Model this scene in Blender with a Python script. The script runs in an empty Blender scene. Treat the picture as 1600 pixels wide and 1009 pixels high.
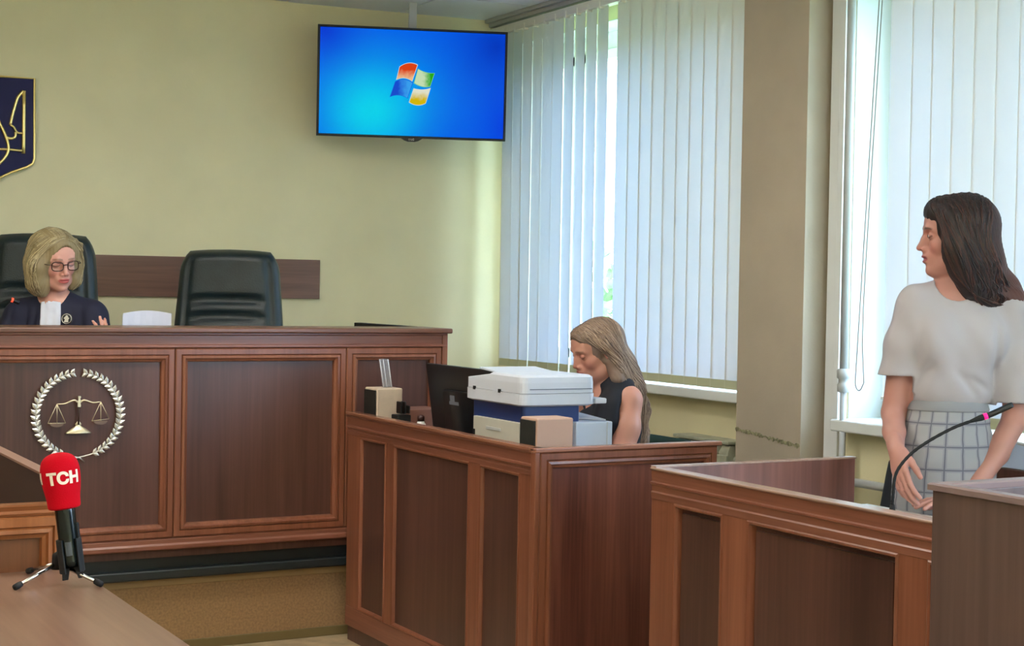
import bpy, bmesh, math, random
import numpy as np
from mathutils import Vector, Matrix, Euler
random.seed(7); np.random.seed(7)
D = bpy.data; S = bpy.context.scene; C = S.collection
PI = math.pi
def rad(a): return math.radians(a)

# ------------------------------------------------------------------ camera
cd = D.cameras.new('camera'); cam = D.objects.new('camera', cd); C.objects.link(cam); S.camera = cam
cd.sensor_width = 36.0; cd.lens = 2450/1600*36; cd.clip_start = 0.05; cd.clip_end = 500
yaw, pit, rol = rad(29), math.atan(53.5/2450), rad(1.0)
Fw = Vector((math.sin(yaw)*math.cos(pit), math.cos(yaw)*math.cos(pit), -math.sin(pit)))
R0 = Vector((math.cos(yaw), -math.sin(yaw), 0)); U0 = R0.cross(Fw)
Rv = R0*math.cos(rol)+U0*math.sin(rol); Uv = U0*math.cos(rol)-R0*math.sin(rol)
M = Matrix((Rv, Uv, -Fw)).transposed().to_4x4(); M.translation = Vector((0, 0, 1.37)); cam.matrix_world = M

# ------------------------------------------------------------------ light
S.view_settings.view_transform = 'Standard'; S.view_settings.look = 'None'
S.view_settings.exposure = 1.30; S.view_settings.gamma = 1.0; S.view_settings.use_curve_mapping = False
W = D.worlds.new('world'); S.world = W; W.use_nodes = True
bg = W.node_tree.nodes['Background']; bg.inputs[0].default_value = (0.56, 0.71, 1.0, 1); bg.inputs[1].default_value = 7.0
def area(name, loc, rot, sx, sy, power, col, portal=False):
    l = D.lights.new(name, 'AREA'); l.shape = 'RECTANGLE'; l.size = sx; l.size_y = sy; l.energy = power; l.color = col
    if portal: l.cycles.is_portal = True
    o = D.objects.new(name, l); C.objects.link(o); o.location = loc; o.rotation_euler = rot
    return o
# daylight enters through the window openings (light portals only guide the sampling of the sky)
area('window_daylight_far', (4.30, 6.26, 1.83), (0, rad(90), 0), 1.7, 2.15, 1, (1, 1, 1), True)
area('window_daylight_middle', (4.30, 3.55, 1.80), (0, rad(90), 0), 1.75, 2.15, 1, (1, 1, 1), True)
area('window_daylight_near', (4.30, -.4, 1.80), (0, rad(90), 0), 1.75, 4.7, 1, (1, 1, 1), True)
# the room's ceiling lamps, out of view; uplights added to brighten the ceiling
CEIL_LAMPS = [(1.6, 4.6), (-1.0, 4.6), (1.6, 1.2), (-1.0, 1.2), (1.6, -1.8), (-1.0, -1.8)]
for lx, ly in CEIL_LAMPS:
    area('ceiling_lamp_light', (lx, ly, 2.77), (0, 0, 0), 1.15, 0.55, 4, (1.0, 0.92, 0.80))
    area('added_ceiling_uplight', (lx, ly, 2.55), (PI, 0, 0), 1.15, 0.3, 14, (1.0, 0.95, 0.88))

# ------------------------------------------------------------------ helpers
def lin(c):
    out = []
    for v in c[:3]:
        v /= 255.0
        out.append(v/12.92 if v <= .04045 else ((v+.055)/1.055)**2.4)
    return tuple(out)+(1,)
def mat(name, col, rough=.5, metal=0., spec=.5, noise=None, bump=0., bscale=60, **kw):
    """plain principled material; noise=(scale, amount) varies the colour a little"""
    m = D.materials.new(name); m.use_nodes = True; nt = m.node_tree; b = nt.nodes['Principled BSDF']
    b.inputs['Base Color'].default_value = lin(col); b.inputs['Roughness'].default_value = rough
    b.inputs['Metallic'].default_value = metal; b.inputs['Specular IOR Level'].default_value = spec
    tc = None
    if noise or bump:
        tc = nt.nodes.new('ShaderNodeTexCoord')
    if noise:
        n = nt.nodes.new('ShaderNodeTexNoise'); n.inputs['Scale'].default_value = noise[0]; n.inputs['Detail'].default_value = 5
        nt.links.new(tc.outputs['Object'], n.inputs['Vector'])
        r = nt.nodes.new('ShaderNodeValToRGB'); a = noise[1]
        c0 = lin(tuple(max(0, v*(1-a)) for v in col)); c1 = lin(tuple(min(255, v*(1+a)) for v in col))
        r.color_ramp.elements[0].color = c0; r.color_ramp.elements[1].color = c1
        r.color_ramp.elements[0].position = .3; r.color_ramp.elements[1].position = .7
        nt.links.new(n.outputs['Fac'], r.inputs['Fac']); nt.links.new(r.outputs['Color'], b.inputs['Base Color'])
    if bump:
        n = nt.nodes.new('ShaderNodeTexNoise'); n.inputs['Scale'].default_value = bscale; n.inputs['Detail'].default_value = 3
        nt.links.new(tc.outputs['Object'], n.inputs['Vector'])
        bp = nt.nodes.new('ShaderNodeBump'); bp.inputs['Strength'].default_value = bump; bp.inputs['Distance'].default_value = .004
        nt.links.new(n.outputs['Fac'], bp.inputs['Height']); nt.links.new(bp.outputs['Normal'], b.inputs['Normal'])
    for k, v in kw.items(): b.inputs[k.replace('_', ' ')].default_value = v
    return m
def wood(name, ca, cb, axis='z', rough=.36, scale=1.0, band=.35, cc=None):
    """laminate wood: grain stretched along an axis, broad bands like joined veneers"""
    m = D.materials.new(name); m.use_nodes = True; nt = m.node_tree; b = nt.nodes['Principled BSDF']
    tc = nt.nodes.new('ShaderNodeTexCoord')
    def noise(st, sc, det, dist=0.):
        mp = nt.nodes.new('ShaderNodeMapping'); s = [sc, sc, sc]; s['xyz'.index(axis)] = sc*st
        mp.inputs['Scale'].default_value = s; nt.links.new(tc.outputs['Object'], mp.inputs['Vector'])
        n = nt.nodes.new('ShaderNodeTexNoise'); n.inputs['Scale'].default_value = 1; n.inputs['Detail'].default_value = det
        n.inputs['Distortion'].default_value = dist; nt.links.new(mp.outputs['Vector'], n.inputs['Vector'])
        return n.outputs['Fac']
    fine = noise(.03, 130*scale, 4); mid = noise(.05, 26*scale, 5, .6); big = noise(.02, 5.5*scale, 2, .2)
    def math_(op, a, bb):
        q = nt.nodes.new('ShaderNodeMath'); q.operation = op
        for i, v in enumerate((a, bb)):
            if isinstance(v, (int, float)): q.inputs[i].default_value = v
            else: nt.links.new(v, q.inputs[i])
        return q.outputs[0]
    v = math_('ADD', math_('MULTIPLY', fine, .25), math_('ADD', math_('MULTIPLY', mid, .75-band), math_('MULTIPLY', big, band)))
    r = nt.nodes.new('ShaderNodeValToRGB'); e = r.color_ramp.elements
    e[0].color = lin(ca); e[0].position = .38; e[1].color = lin(cb); e[1].position = .64
    nt.links.new(v, r.inputs['Fac']); nt.links.new(r.outputs['Color'], b.inputs['Base Color'])
    b.inputs['Roughness'].default_value = rough
    bp = nt.nodes.new('ShaderNodeBump'); bp.inputs['Strength'].default_value = .12; bp.inputs['Distance'].default_value = .001
    nt.links.new(fine, bp.inputs['Height']); nt.links.new(bp.outputs['Normal'], b.inputs['Normal'])
    return m
def tag(o, label=None, cat=None, group=None, kind=None):
    if label: o['label'] = label
    if cat: o['category'] = cat
    if group: o['group'] = group
    if kind: o['kind'] = kind
    return o
def thing(name, loc, label, cat, rotz=0, group=None):
    o = D.objects.new(name, None); o.empty_display_size = .05; C.objects.link(o)
    o.location = loc; o.rotation_euler = (0, 0, rotz)
    return tag(o, label, cat, group)
def obj(name, bm, m, parent=None, w=False, bevel=0, smooth=False, seg=2, label=None):
    """link bm as one mesh object; w=True: vertices are in world coordinates of an unrotated root"""
    if isinstance(bm, bmesh.types.BMesh):
        me = D.meshes.new(name); bmesh.ops.recalc_face_normals(bm, faces=bm.faces[:]); bm.to_mesh(me); bm.free()
    else: me = bm
    o = D.objects.new(name, me); C.objects.link(o)
    for q in (m if isinstance(m, (list, tuple)) else [m]):
        me.materials.append(q)
    if parent:
        o.parent = parent
        if w:
            r = parent
            while r.parent: r = r.parent
            me.transform(Matrix.Translation(-Vector(r.location)))
    if smooth: me.polygons.foreach_set('use_smooth', [True]*len(me.polygons))
    if bevel:
        mo = o.modifiers.new('bevel', 'BEVEL'); mo.width = bevel; mo.segments = seg; mo.limit_method = 'ANGLE'; mo.angle_limit = rad(40)
        if not smooth:
            me.polygons.foreach_set('use_smooth', [True]*len(me.polygons))
            mo.harden_normals = True
    if label: o['label'] = label
    return o
def B(): return bmesh.new()
def box(bm, x0, x1, y0, y1, z0, z1, mi=0):
    v = [bm.verts.new(p) for p in ((x0,y0,z0),(x1,y0,z0),(x1,y1,z0),(x0,y1,z0),(x0,y0,z1),(x1,y0,z1),(x1,y1,z1),(x0,y1,z1))]
    for f in ((3,2,1,0),(4,5,6,7),(0,1,5,4),(1,2,6,5),(2,3,7,6),(3,0,4,7)):
        bm.faces.new([v[i] for i in f]).material_index = mi
    return v
def bxo(name, b6, m, parent=None, w=True, bevel=.002, **k):
    bm = B(); box(bm, *b6); return obj(name, bm, m, parent, w, bevel, **k)
def loft(bm, rings, cap=True, closed=True, mi=0):
    """rings: list of equal-length point lists"""
    vr = [[bm.verts.new(p) for p in r] for r in rings]; n = len(vr[0])
    for a, b in zip(vr[:-1], vr[1:]):
        for i in range(n if closed else n-1):
            j = (i+1) % n; bm.faces.new((a[i], a[j], b[j], b[i])).material_index = mi
    if cap and closed:
        bm.faces.new(vr[0][::-1]).material_index = mi; bm.faces.new(vr[-1]).material_index = mi
    return vr
def frames(pts):
    out = []; n = len(pts); prev = None
    for i in range(n):
        t = (Vector(pts[min(i+1, n-1)])-Vector(pts[max(i-1, 0)])).normalized()
        if prev is None:
            a = Vector((0, 0, 1)) if abs(t.z) < .9 else Vector((1, 0, 0)); u = t.cross(a).normalized()
        else: u = (prev-t*prev.dot(t)).normalized()
        out.append((t, u, t.cross(u))); prev = u
    return out
def tube(bm, pts, r, n=10, cap=True, mi=0):
    """r: number or list of radii"""
    rs = r if isinstance(r, (list, tuple)) else [r]*len(pts)
    rings = []
    for p, rr, (t, u, v) in zip(pts, rs, frames(pts)):
        rings.append([Vector(p)+u*math.cos(a)*rr+v*math.sin(a)*rr for a in (2*PI*k/n for k in range(n))])
    return loft(bm, rings, cap, True, mi)
def lathe(bm, prof, n=24, cen=(0, 0, 0), mi=0, mtx=None):
    """prof: (radius, z) from bottom to top"""
    rings = []
    for r, z in prof:
        ring = [Vector((math.cos(2*PI*k/n)*max(r, 1e-5), math.sin(2*PI*k/n)*max(r, 1e-5), z)) for k in range(n)]
        if mtx: ring = [mtx @ p for p in ring]
        rings.append([p+Vector(cen) for p in ring])
    return loft(bm, rings, True, True, mi)
def spline(ctrl, n=24):
    """Catmull-Rom through control tuples of any dimension"""
    P = [np.array(c, float) for c in ctrl]; P = [2*P[0]-P[1]]+P+[2*P[-1]-P[-2]]; out = []
    segs = len(P)-3
    for i in range(n):
        t = i/(n-1)*segs; k = min(int(t), segs-1); t -= k; a, b, c, d = P[k:k+4]
        out.append(.5*((2*b)+(-a+c)*t+(2*a-5*b+4*c-d)*t*t+(-a+3*b-3*c+d)*t**3))
    return out
def plane_map(O, U, V, N):
    O, U, V, N = Vector(O), Vector(U), Vector(V), Vector(N)
    return lambda u, v, n=0: O+U*u+V*v+N*n
def ring(bm, pm, u0, u1, v0, v1, prof):
    """mitred moulding round a rectangle; prof = [(inset, height)...] starting and ending at the back"""
    rs = []
    for ins, h in prof:
        rs.append([bm.verts.new(pm(u, v, h)) for u, v in ((u0+ins, v0+ins), (u1-ins, v0+ins), (u1-ins, v1-ins), (u0+ins, v1-ins))])
    for a, b in zip(rs, rs[1:]+rs[:1]):
        for i in range(4):
            j = (i+1) % 4; bm.faces.new((a[i], a[j], b[j], b[i]))
def slab(bm, pm, u0, u1, v0, v1, n0, n1):
    v = [bm.verts.new(pm(*p)) for p in ((u0,v0,n0),(u1,v0,n0),(u1,v1,n0),(u0,v1,n0),(u0,v0,n1),(u1,v0,n1),(u1,v1,n1),(u0,v1,n1))]
    for f in ((3,2,1,0),(4,5,6,7),(0,1,5,4),(1,2,6,5),(2,3,7,6),(3,0,4,7)): bm.faces.new([v[i] for i in f])
def prism(bm, pm, poly, n0, n1, mi=0):
    a = [bm.verts.new(pm(u, v, n0)) for u, v in poly]; b = [bm.verts.new(pm(u, v, n1)) for u, v in poly]
    k = len(poly)
    for i in range(k): bm.faces.new((a[i], a[(i+1) % k], b[(i+1) % k], b[i])).material_index = mi
    bm.faces.new(a[::-1]).material_index = mi; bm.faces.new(b).material_index = mi
def sweep_line(bm, pm, u0, u1, prof):
    """straight moulding along u with profile [(v, n)...] closed"""
    loft(bm, [[pm(u0, v, n) for v, n in prof], [pm(u1, v, n) for v, n in prof]])
def text_mesh(s, size, depth, bold=0.0, mtx=None):
    cu = D.curves.new('lettering', 'FONT'); cu.body = s; cu.size = size; cu.extrude = depth; cu.offset = bold
    cu.align_x = 'CENTER'; cu.align_y = 'CENTER'; cu.resolution_u = 4
    o = D.objects.new('lettering', cu); C.objects.link(o)
    me = D.meshes.new_from_object(o.evaluated_get(bpy.context.evaluated_depsgraph_get()))
    D.objects.remove(o); D.curves.remove(cu)
    if mtx: me.transform(mtx)
    return me

# ------------------------------------------------------------------ materials
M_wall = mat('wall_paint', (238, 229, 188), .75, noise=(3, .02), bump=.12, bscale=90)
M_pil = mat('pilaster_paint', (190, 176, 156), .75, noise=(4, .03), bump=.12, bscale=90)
M_ceil = mat('ceiling_tile_white', (236, 238, 240), .85, bump=.15, bscale=120)
M_white = mat('white_plastic', (232, 234, 232), .35)
M_grey = mat('grey_paint', (182, 184, 182), .5)
M_floor = mat('linoleum', (172, 152, 120), .45, noise=(14, .12))
M_rubber = mat('podium_edge_rubber', (34, 40, 42), .35)
M_podium = mat('podium_linoleum', (150, 118, 82), .5, noise=(110, .10), bump=.05)
M_frame = wood('frame_wood_upright', (116, 68, 48), (148, 92, 68), 'z', .30)
M_frame_h = wood('frame_wood_long_x', (114, 68, 52), (146, 93, 73), 'x', .30)
M_frame_y = wood('frame_wood_long_y', (114, 68, 52), (146, 93, 73), 'y', .30)
M_panel = wood('panel_wood', (66, 42, 36), (102, 68, 58), 'z', .30, .6, .5)
M_rail = wood('wall_rail_wood', (104, 72, 60), (138, 98, 80), 'x', .4)
M_table = wood('table_wood', (112, 82, 64), (140, 108, 88), 'y', .3, .7)
M_top = wood('worktop_wood', (150, 118, 104), (176, 146, 132), 'y', .25, .7)
M_lect = wood('lectern_wood', (72, 56, 52), (100, 78, 72), 'z', .4, .7)
M_leather = mat('green_black_leather', (24, 38, 42), .38, noise=(12, .15), bump=.25, bscale=160)
M_black = mat('black_plastic', (20, 22, 26), .35)
M_blackm = mat('black_matte', (16, 16, 18), .7)
M_chrome = mat('chrome', (220, 220, 222), .14, 1.0)
M_steel = mat('brushed_steel', (214, 212, 204), .35, .85)
M_gold = mat('gilt_metal', (250, 228, 150), .35, .8)
M_cream = mat('gilded_cream', (226, 214, 180), .32, .75)
# ------------------------------------------------------------------ room shell
def struct(name, bm, m, bevel=0, smooth=False):
    return tag(obj(name, bm, m, None, False, bevel, smooth), kind='structure')
bm = B(); box(bm, -3.2, 4.35, -3.2, 8.2, -.1, 0); struct('floor', bm, M_floor)
CZ = 2.805
bm = B(); box(bm, -3.2, 4.35, -3.2, 8.2, CZ+.02, CZ+.12); ceil = struct('ceiling', bm, M_ceil)
M_tbar = mat('ceiling_grid_metal', (205, 208, 206), .5)
me = None
for i in range(7):
    for j in range(10):
        x0 = 4.05-.6*(i+1); y0 = 7.56-.6*(j+1)
        if me is None:
            bm = B(); box(bm, .006, .594, .006, .594, 0, .02)
            t = obj('ceiling_tile', bm, M_ceil, ceil); me = t.data
        else:
            t = D.objects.new('ceiling_tile', me); C.objects.link(t); t.parent = ceil
        t.location = (x0, y0, CZ+random.uniform(-.001, .001))
bm = B(); s5 = rad(5.2); L = Vector((-math.cos(s5), math.sin(s5), 0)); Nn = Vector((math.sin(s5), math.cos(s5), 0)); P0 = Vector((4.08, 7.45, 0))-L*.28
q = [P0, P0+L*7.6, P0+L*7.6+Nn*.2, P0+Nn*.2]
loft(bm, [[p+Vector((0, 0, z)) for p in q] for z in (0, 2.9)]); struct('wall_back', bm, M_wall)
bm = B(); box(bm, -3.2, -3.0, -3.2, 8.2, 0, 2.9); struct('wall_left', bm, M_wall)
bm = B(); box(bm, -3.2, 4.35, -3.2, -3.0, 0, 2.9); struct('wall_front', bm, M_wall)
WIN = [(5.22, 7.30, .945), (2.50, 4.634, .885), (-2.7, 2.0, .885)]; WT = 2.665
bm = B(); X0, X1 = 4.05, 4.35
prev = 8.2
for y0, y1, zs in WIN:
    box(bm, X0, X1, y1, prev, 0, 2.9); box(bm, X0, X1, y0, y1, 0, zs); box(bm, X0, X1, y0, y1, WT, 2.9); prev = y0
box(bm, X0, X1, -3.2, prev, 0, 2.9); struct('wall_right', bm, M_wall)
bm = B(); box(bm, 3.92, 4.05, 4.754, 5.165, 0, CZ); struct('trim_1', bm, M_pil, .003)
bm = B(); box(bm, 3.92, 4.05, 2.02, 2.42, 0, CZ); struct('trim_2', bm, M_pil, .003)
bm = B(); box(bm, 4.018, 4.05, 4.645, 4.735, 0, CZ); box(bm, 4.008, 4.02, 4.645, 4.675, 0, CZ); struct('trim_3', bm, M_white, .003)
# cornice strip over the blinds
bm = B(); box(bm, 3.955, 4.05, 5.165, 7.45, 2.765, CZ); box(bm, 3.93, 3.957, 5.165, 7.45, 2.785, CZ); struct('trim_4', bm, M_grey, .003)
bm = B(); box(bm, 3.955, 4.05, 2.42, 4.54, 2.765, CZ); struct('trim_5', bm, M_grey, .003)
# crumbling moss-stained repair line low on the pilaster
M_moss = mat('mossy_plaster', (146, 142, 112), .9, noise=(60, .3), bump=.6, bscale=150)
bm = B()
n = 60; top = []; bot = []
for i in range(n+1):
    y = 5.163-(5.163-4.757)*i/n; z = .815-.035*i/n
    top.append((y, z+random.uniform(.001, .009))); bot.append((y, z-random.uniform(.001, .012)))
for i in range(n):
    q = [(3.9165+random.uniform(-.001, .001), *p) for p in (top[i], top[i+1], bot[i+1], bot[i])]
    vv = [bm.verts.new(p) for p in q]; bm.faces.new(vv)
    ww = [bm.verts.new((3.921, p[1], p[2])) for p in q]
    for k in range(4): bm.faces.new((vv[k], vv[(k+1) % 4], ww[(k+1) % 4], ww[k]))
struct('trim_6', bm, M_moss)
# podium under the judges' bench
bm = B(); box(bm, -3.0, 2.88, 5.70, 7.7, 0, .355); podium = struct('trim_7', bm, M_podium)
bxo('nosing', (-3.0, 2.88, 5.655, 5.72, .275, .312), M_rubber, podium, False, .008)
bxo('nosing_backing', (-3.0, 2.88, 5.685, 5.70, .30, .36), M_rubber, podium, False, 0)
for k in range(4): bxo('batten', (-3.0+k*1.47+.002, -3.0+(k+1)*1.47-.002, 5.69, 5.70, .245, .275), mat('podium_batten', (150, 124, 84), .5), podium, False, .002)
bm = B(); box(bm, -3.0, 2.88, 5.685, 5.70, 0, .035); struct('baseboard_podium', bm, mat('podium_baseboard', (112, 96, 58), .5), .003)

# ------------------------------------------------------------------ windows
M_glass = D.materials.new('window_glass'); M_glass.use_nodes = True; nt = M_glass.node_tree; nt.nodes.clear()
o_ = nt.nodes.new('ShaderNodeOutputMaterial'); mx = nt.nodes.new('ShaderNodeMixShader'); tr = nt.nodes.new('ShaderNodeBsdfTransparent'); gl = nt.nodes.new('ShaderNodeBsdfGlossy')
mx.inputs[0].default_value = .05; gl.inputs['Roughness'].default_value = .02; tr.inputs[0].default_value = (.95, .99, .98, 1)
nt.links.new(tr.outputs[0], mx.inputs[1]); nt.links.new(gl.outputs[0], mx.inputs[2]); nt.links.new(mx.outputs[0], o_.inputs[0])
def window(i, y0, y1, zs, muls, sill_front, sill_thick):
    w = tag(D.objects.new('window_%d' % i, None), kind='structure'); C.objects.link(w); w.location = (4.2, (y0+y1)/2, zs)
    xf = 4.22
    bm = B(); box(bm, xf, xf+.07, y0, y0+.06, zs, WT); box(bm, xf, xf+.07, y1-.06, y1, zs, WT)
    box(bm, xf, xf+.07, y0, y1, WT-.09, WT); box(bm, xf, xf+.07, y0, y1, zs, zs+.075)
    fr = obj('window_frame', bm, M_white, w, True, .004)
    ed = [y0+.06]+muls+[y1-.06]
    for m_ in muls: bxo('mullion', (xf, xf+.07, m_-.045, m_+.045, zs+.075, WT-.09), M_white, w, True, .004)
    for a, b in zip(ed[:-1], ed[1:]):
        a += .045 if a in muls else 0; b -= .045 if b in muls else 0
        bm = B(); box(bm, xf-.012, xf+.05, a, a+.05, zs+.075, WT-.09); box(bm, xf-.012, xf+.05, b-.05, b, zs+.075, WT-.09)
        box(bm, xf-.012, xf+.05, a, b, zs+.075, zs+.125); box(bm, xf-.012, xf+.05, a, b, WT-.14, WT-.09)
        sa = obj('sash', bm, M_white, w, True, .004)
        bm = B(); box(bm, xf+.02, xf+.024, a+.05, b-.05, zs+.125, WT-.14); obj('pane', bm, M_glass, sa, True)
    bm = B(); box(bm, sill_front, xf, y0-.02 if i != 1 else 5.166, y1, zs-sill_thick+.01, zs+.01)
    s = obj('window_sill', bm, M_sill, w, True, .008, seg=3); return w
M_sill = mat('white_sill', (236, 240, 238), .25)
window(1, *WIN[0], [5.75, 6.95], 3.96, .045)
window(2, *WIN[1], [3.2, 3.9], 3.96, .045)
window(3, *WIN[2], [-1.1, .45], 3.96, .045)

M_reveal = mat('reveal_white', (205, 208, 208), .6)
for k, (y0, y1, zs) in enumerate(WIN):
    bm = B(); box(bm, 4.051, 4.22, y1-.004, y1, zs, WT); box(bm, 4.051, 4.22, y0, y0+.004, zs, WT); box(bm, 4.051, 4.22, y0, y1, WT-.004, WT); struct('trim_%d' % (8+k), bm, M_reveal)
# ------------------------------------------------------------------ vertical blinds
M_slat = D.materials.new('blind_fabric'); M_slat.use_nodes = True; nt = M_slat.node_tree; nt.nodes.clear()
o_ = nt.nodes.new('ShaderNodeOutputMaterial'); mx = nt.nodes.new('ShaderNodeMixShader'); df = nt.nodes.new('ShaderNodeBsdfDiffuse'); tl = nt.nodes.new('ShaderNodeBsdfTranslucent')
df.inputs[0].default_value = (.88, .84, .70, 1); tl.inputs[0].default_value = (.55, .72, .97, 1); mx.inputs[0].default_value = .105
nt.links.new(df.outputs[0], mx.inputs[1]); nt.links.new(tl.outputs[0], mx.inputs[2]); nt.links.new(mx.outputs[0], o_.inputs[0])
M_weight = mat('slat_weight_olive', (206, 208, 172), .6)
M_rail_w = mat('blind_rail_white', (240, 238, 226), .4)
M_chain = mat('bead_chain', (130, 124, 110), .5)
def blind(label, ys, x, z0, z1, rotf, width, yr0, yr1, chain_y):
    t = thing('vertical_blind', (x, (yr0+yr1)/2, z0), label, 'blind')
    bm = B(); box(bm, x-.022, x+.022, yr0, yr1, z1-.004, z1+.038); rl = obj('head_rail', bm, M_rail_w, t, True, .004)
    for k, y in enumerate(ys):
        bm = B(); a, lean, bow = rotf(k); n = 6; rr = []
        zz = [z0, z0+.04, z0+.3, (z0+z1)/2, z1-.25, z1-.02, z1]
        for zi, z in enumerate(zz):
            row = []
            for j in range(n+1):
                u = (j/n-.5)*width; sag = bow*(1-(2*j/n-1)**2)
                tt = (z1-z)/(z1-z0); aa = a+lean*.35*tt*2
                row.append(bm.verts.new((x+math.sin(aa)*u-sag*math.cos(aa), y+math.cos(aa)*u+sag*math.sin(aa)+lean*tt*.3, z)))
            rr.append(row)
        for r0, r1 in zip(rr[:-1], rr[1:]):
            for j in range(n): bm.faces.new((r0[j], r0[j+1], r1[j+1], r1[j]))
        sl = obj('slat', bm, M_slat, t, True, smooth=True)
        bm = B(); yy = y+lean*.3; hw_ = width*.47; dx, dy = math.sin(a+lean*.7), math.cos(a+lean*.7)
        loft(bm, [[(x+dx*u-.0015*s2, yy+dy*u, z) for u, s2 in ((-hw_, -1), (hw_, -1), (hw_, 1), (-hw_, 1))] for z in (z0+.001, z0+.038)]); obj('slat_weight', bm, M_weight, sl, True)
        bm = B(); box(bm, x-.025, x+.004, y-.006, y+.006, z1-.014, z1+.020); obj('slat_hanger', bm, M_rail_w, sl, True, .002)
    if chain_y:
        bm = B(); pts = []
        (yt, yb) = chain_y; zb = z0+.12
        for s in (0, 1):
            for i in range(13): pts.append((x-.03-.004*s, yt+(yb-yt)*i/12, z1+.0+(zb-z1)*i/12) if s == 0 else (x-.03+.012, yt+(yb-yt)*(12-i)/12-.003-.031*((12-i)/12)**14, z1+(zb-z1)*(12-i)/12))
            if s == 0:
                for a in range(1, 7): pts.append((x-.03+.001*a, yb-.017+.017*math.cos(a*PI/7), zb-.03*math.sin(a*PI/7)))
        tube(bm, pts, .0022, 5); obj('bead_chain', bm, M_chain, t, True, smooth=True)
    return t
rnd = random.Random(3)
la = [7.255-.1035*i for i in range(10)]; ra = [6.135-.0975*i for i in range(10)]
def rf1(k):
    if k < 10: return (rad(3+rnd.uniform(-3, 3)), (-.05 if k < 2 else rnd.uniform(-.015, .0)), .001)
    return (rad(-4+rnd.uniform(-1.5, 1.5)), rnd.uniform(-.006, .006), .001)
blind('closed cream vertical blind behind the typing woman, with a narrow gap', la+ra, 3.97, .965, 2.715, rf1, .109, 5.17, 7.42, None)
rb = [4.29-.101*i for i in range(18)]
blind('closed vertical blind behind the standing woman, bead chain at its edge', rb, 3.97, .925, 2.715, lambda k: (rad(-3+rnd.uniform(-3, 3)), rnd.uniform(-.01, .01), .001), .108, 2.46, 4.54, (4.37, 4.47))

# ------------------------------------------------------------------ heating pipes and radiators
t = thing('heating_riser', (3.975, 4.575, 0), 'grey painted vertical heating pipe with a coupling beside the window reveal', 'pipe')
bm = B(); tube(bm, [(3.975, 4.575, 0), (3.975, 4.575, 1.03)], .0125, 14); tube(bm, [(3.975, 4.575, 1.03), (3.975, 4.575, CZ)], .0165, 14); obj('pipe', bm, M_white2 if 'M_white2' in globals() else M_grey, t, True, smooth=True)
bm = B(); lathe(bm, [(.0165, 1.0), (.024, 1.004), (.024, 1.03), (.020, 1.034), (.020, 1.05), (.026, 1.055), (.026, 1.085), (.017, 1.09)], 16, (3.975, 4.575, 0)); obj('coupling', bm, M_grey, t, True, smooth=True)
bm = B(); tube(bm, [(3.975, 4.575, .655), (3.975, 4.50, .667), (3.975, 4.3, .667), (3.975, 2.4, .667)], .016, 12); obj('branch_pipe', bm, M_grey, t, True, smooth=True)
M_radi = mat('radiator_enamel', (172, 172, 150), .4, noise=(20, .1))
def radiator(y0, y1, z0, z1, label):
    t = thing('radiator', (3.97, (y0+y1)/2, 0), label, 'radiator')
    k = int((y1-y0)/.08)
    for i in range(k):
        y = y0+.08*i
        bm = B(); x = 3.975
        loft(bm, [[(x-.045, y+.008, z), (x-.045, y+.072, z), (x+.045, y+.072, z), (x+.045, y+.008, z)] for z in (z0, z1-.03)]+[[(x-.03, y+.012, z1), (x-.03, y+.068, z1), (x+.03, y+.068, z1), (x+.03, y+.012, z1)]])
        box(bm, x-.055, x-.045, y+.004, y+.076, z0+.02, z1-.04)
        obj('fin', bm, M_radi, t, True, .004)
    bm = B(); box(bm, 3.925, 4.03, y0, y1, z1+.004, z1+.018); obj('radiator_shelf', bm, M_radi, t, True, .004)
    bm = B(); tube(bm, [(3.975, y0-.04, z0+.05), (3.975, y1+.02, z0+.05)], .018, 10); tube(bm, [(3.975, y0-.04, z1-.06), (3.975, y1+.02, z1-.06)], .018, 10)
    for yy in (y0+.04, y1-.04): tube(bm, [(3.975, yy, 0), (3.975, yy, z0+.02)], .014, 8)
    obj('header_pipe', bm, M_radi, t, True, smooth=True)
radiator(5.22, 5.62, .18, .735, 'chipped greenish radiator under the window, beside the pilaster')

# ------------------------------------------------------------------ outdoors, seen through the blind gap
bm = B(); box(bm, 4.6, 160, -90, 110, -4.2, -4.0); struct('ground_outside', bm, mat('lawn', (110, 140, 80), .9, noise=(.2, .2)))
M_bark = mat('bark', (92, 76, 60), .9); M_leaf = mat('foliage', (86, 124, 62), .8, noise=(3, .3))
def tree(x, y, h, r, label):
    t = thing('tree', (x, y, -4), label, 'tree')
    bm = B(); tube(bm, [(0, 0, 0), (.1, 0, h*.5), (0, .1, h*.8)], [.22, .16, .06], 8); obj('trunk', bm, M_bark, t)
    bm = B(); rr = random.Random(int(x*7+y))
    for i in range(420):
        v = Vector((rr.gauss(0, 1), rr.gauss(0, 1), rr.gauss(0, 1))).normalized()*(r*rr.uniform(.35, 1)); v.z *= 1.1; v.z += h*.72
        a = Vector((rr.gauss(0, 1), rr.gauss(0, 1), rr.gauss(0, 1))).normalized()*.3; b = a.orthogonal().normalized()*.2
        bm.faces.new([bm.verts.new(v+a), bm.verts.new(v+b), bm.verts.new(v-a), bm.verts.new(v-b)])
    c = obj('foliage', bm, M_leaf, t); c['kind'] = 'stuff'
tree(20, 33, 6.2, 2.0, 'leafy green tree outside, glimpsed through the gap in the blind')
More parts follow.
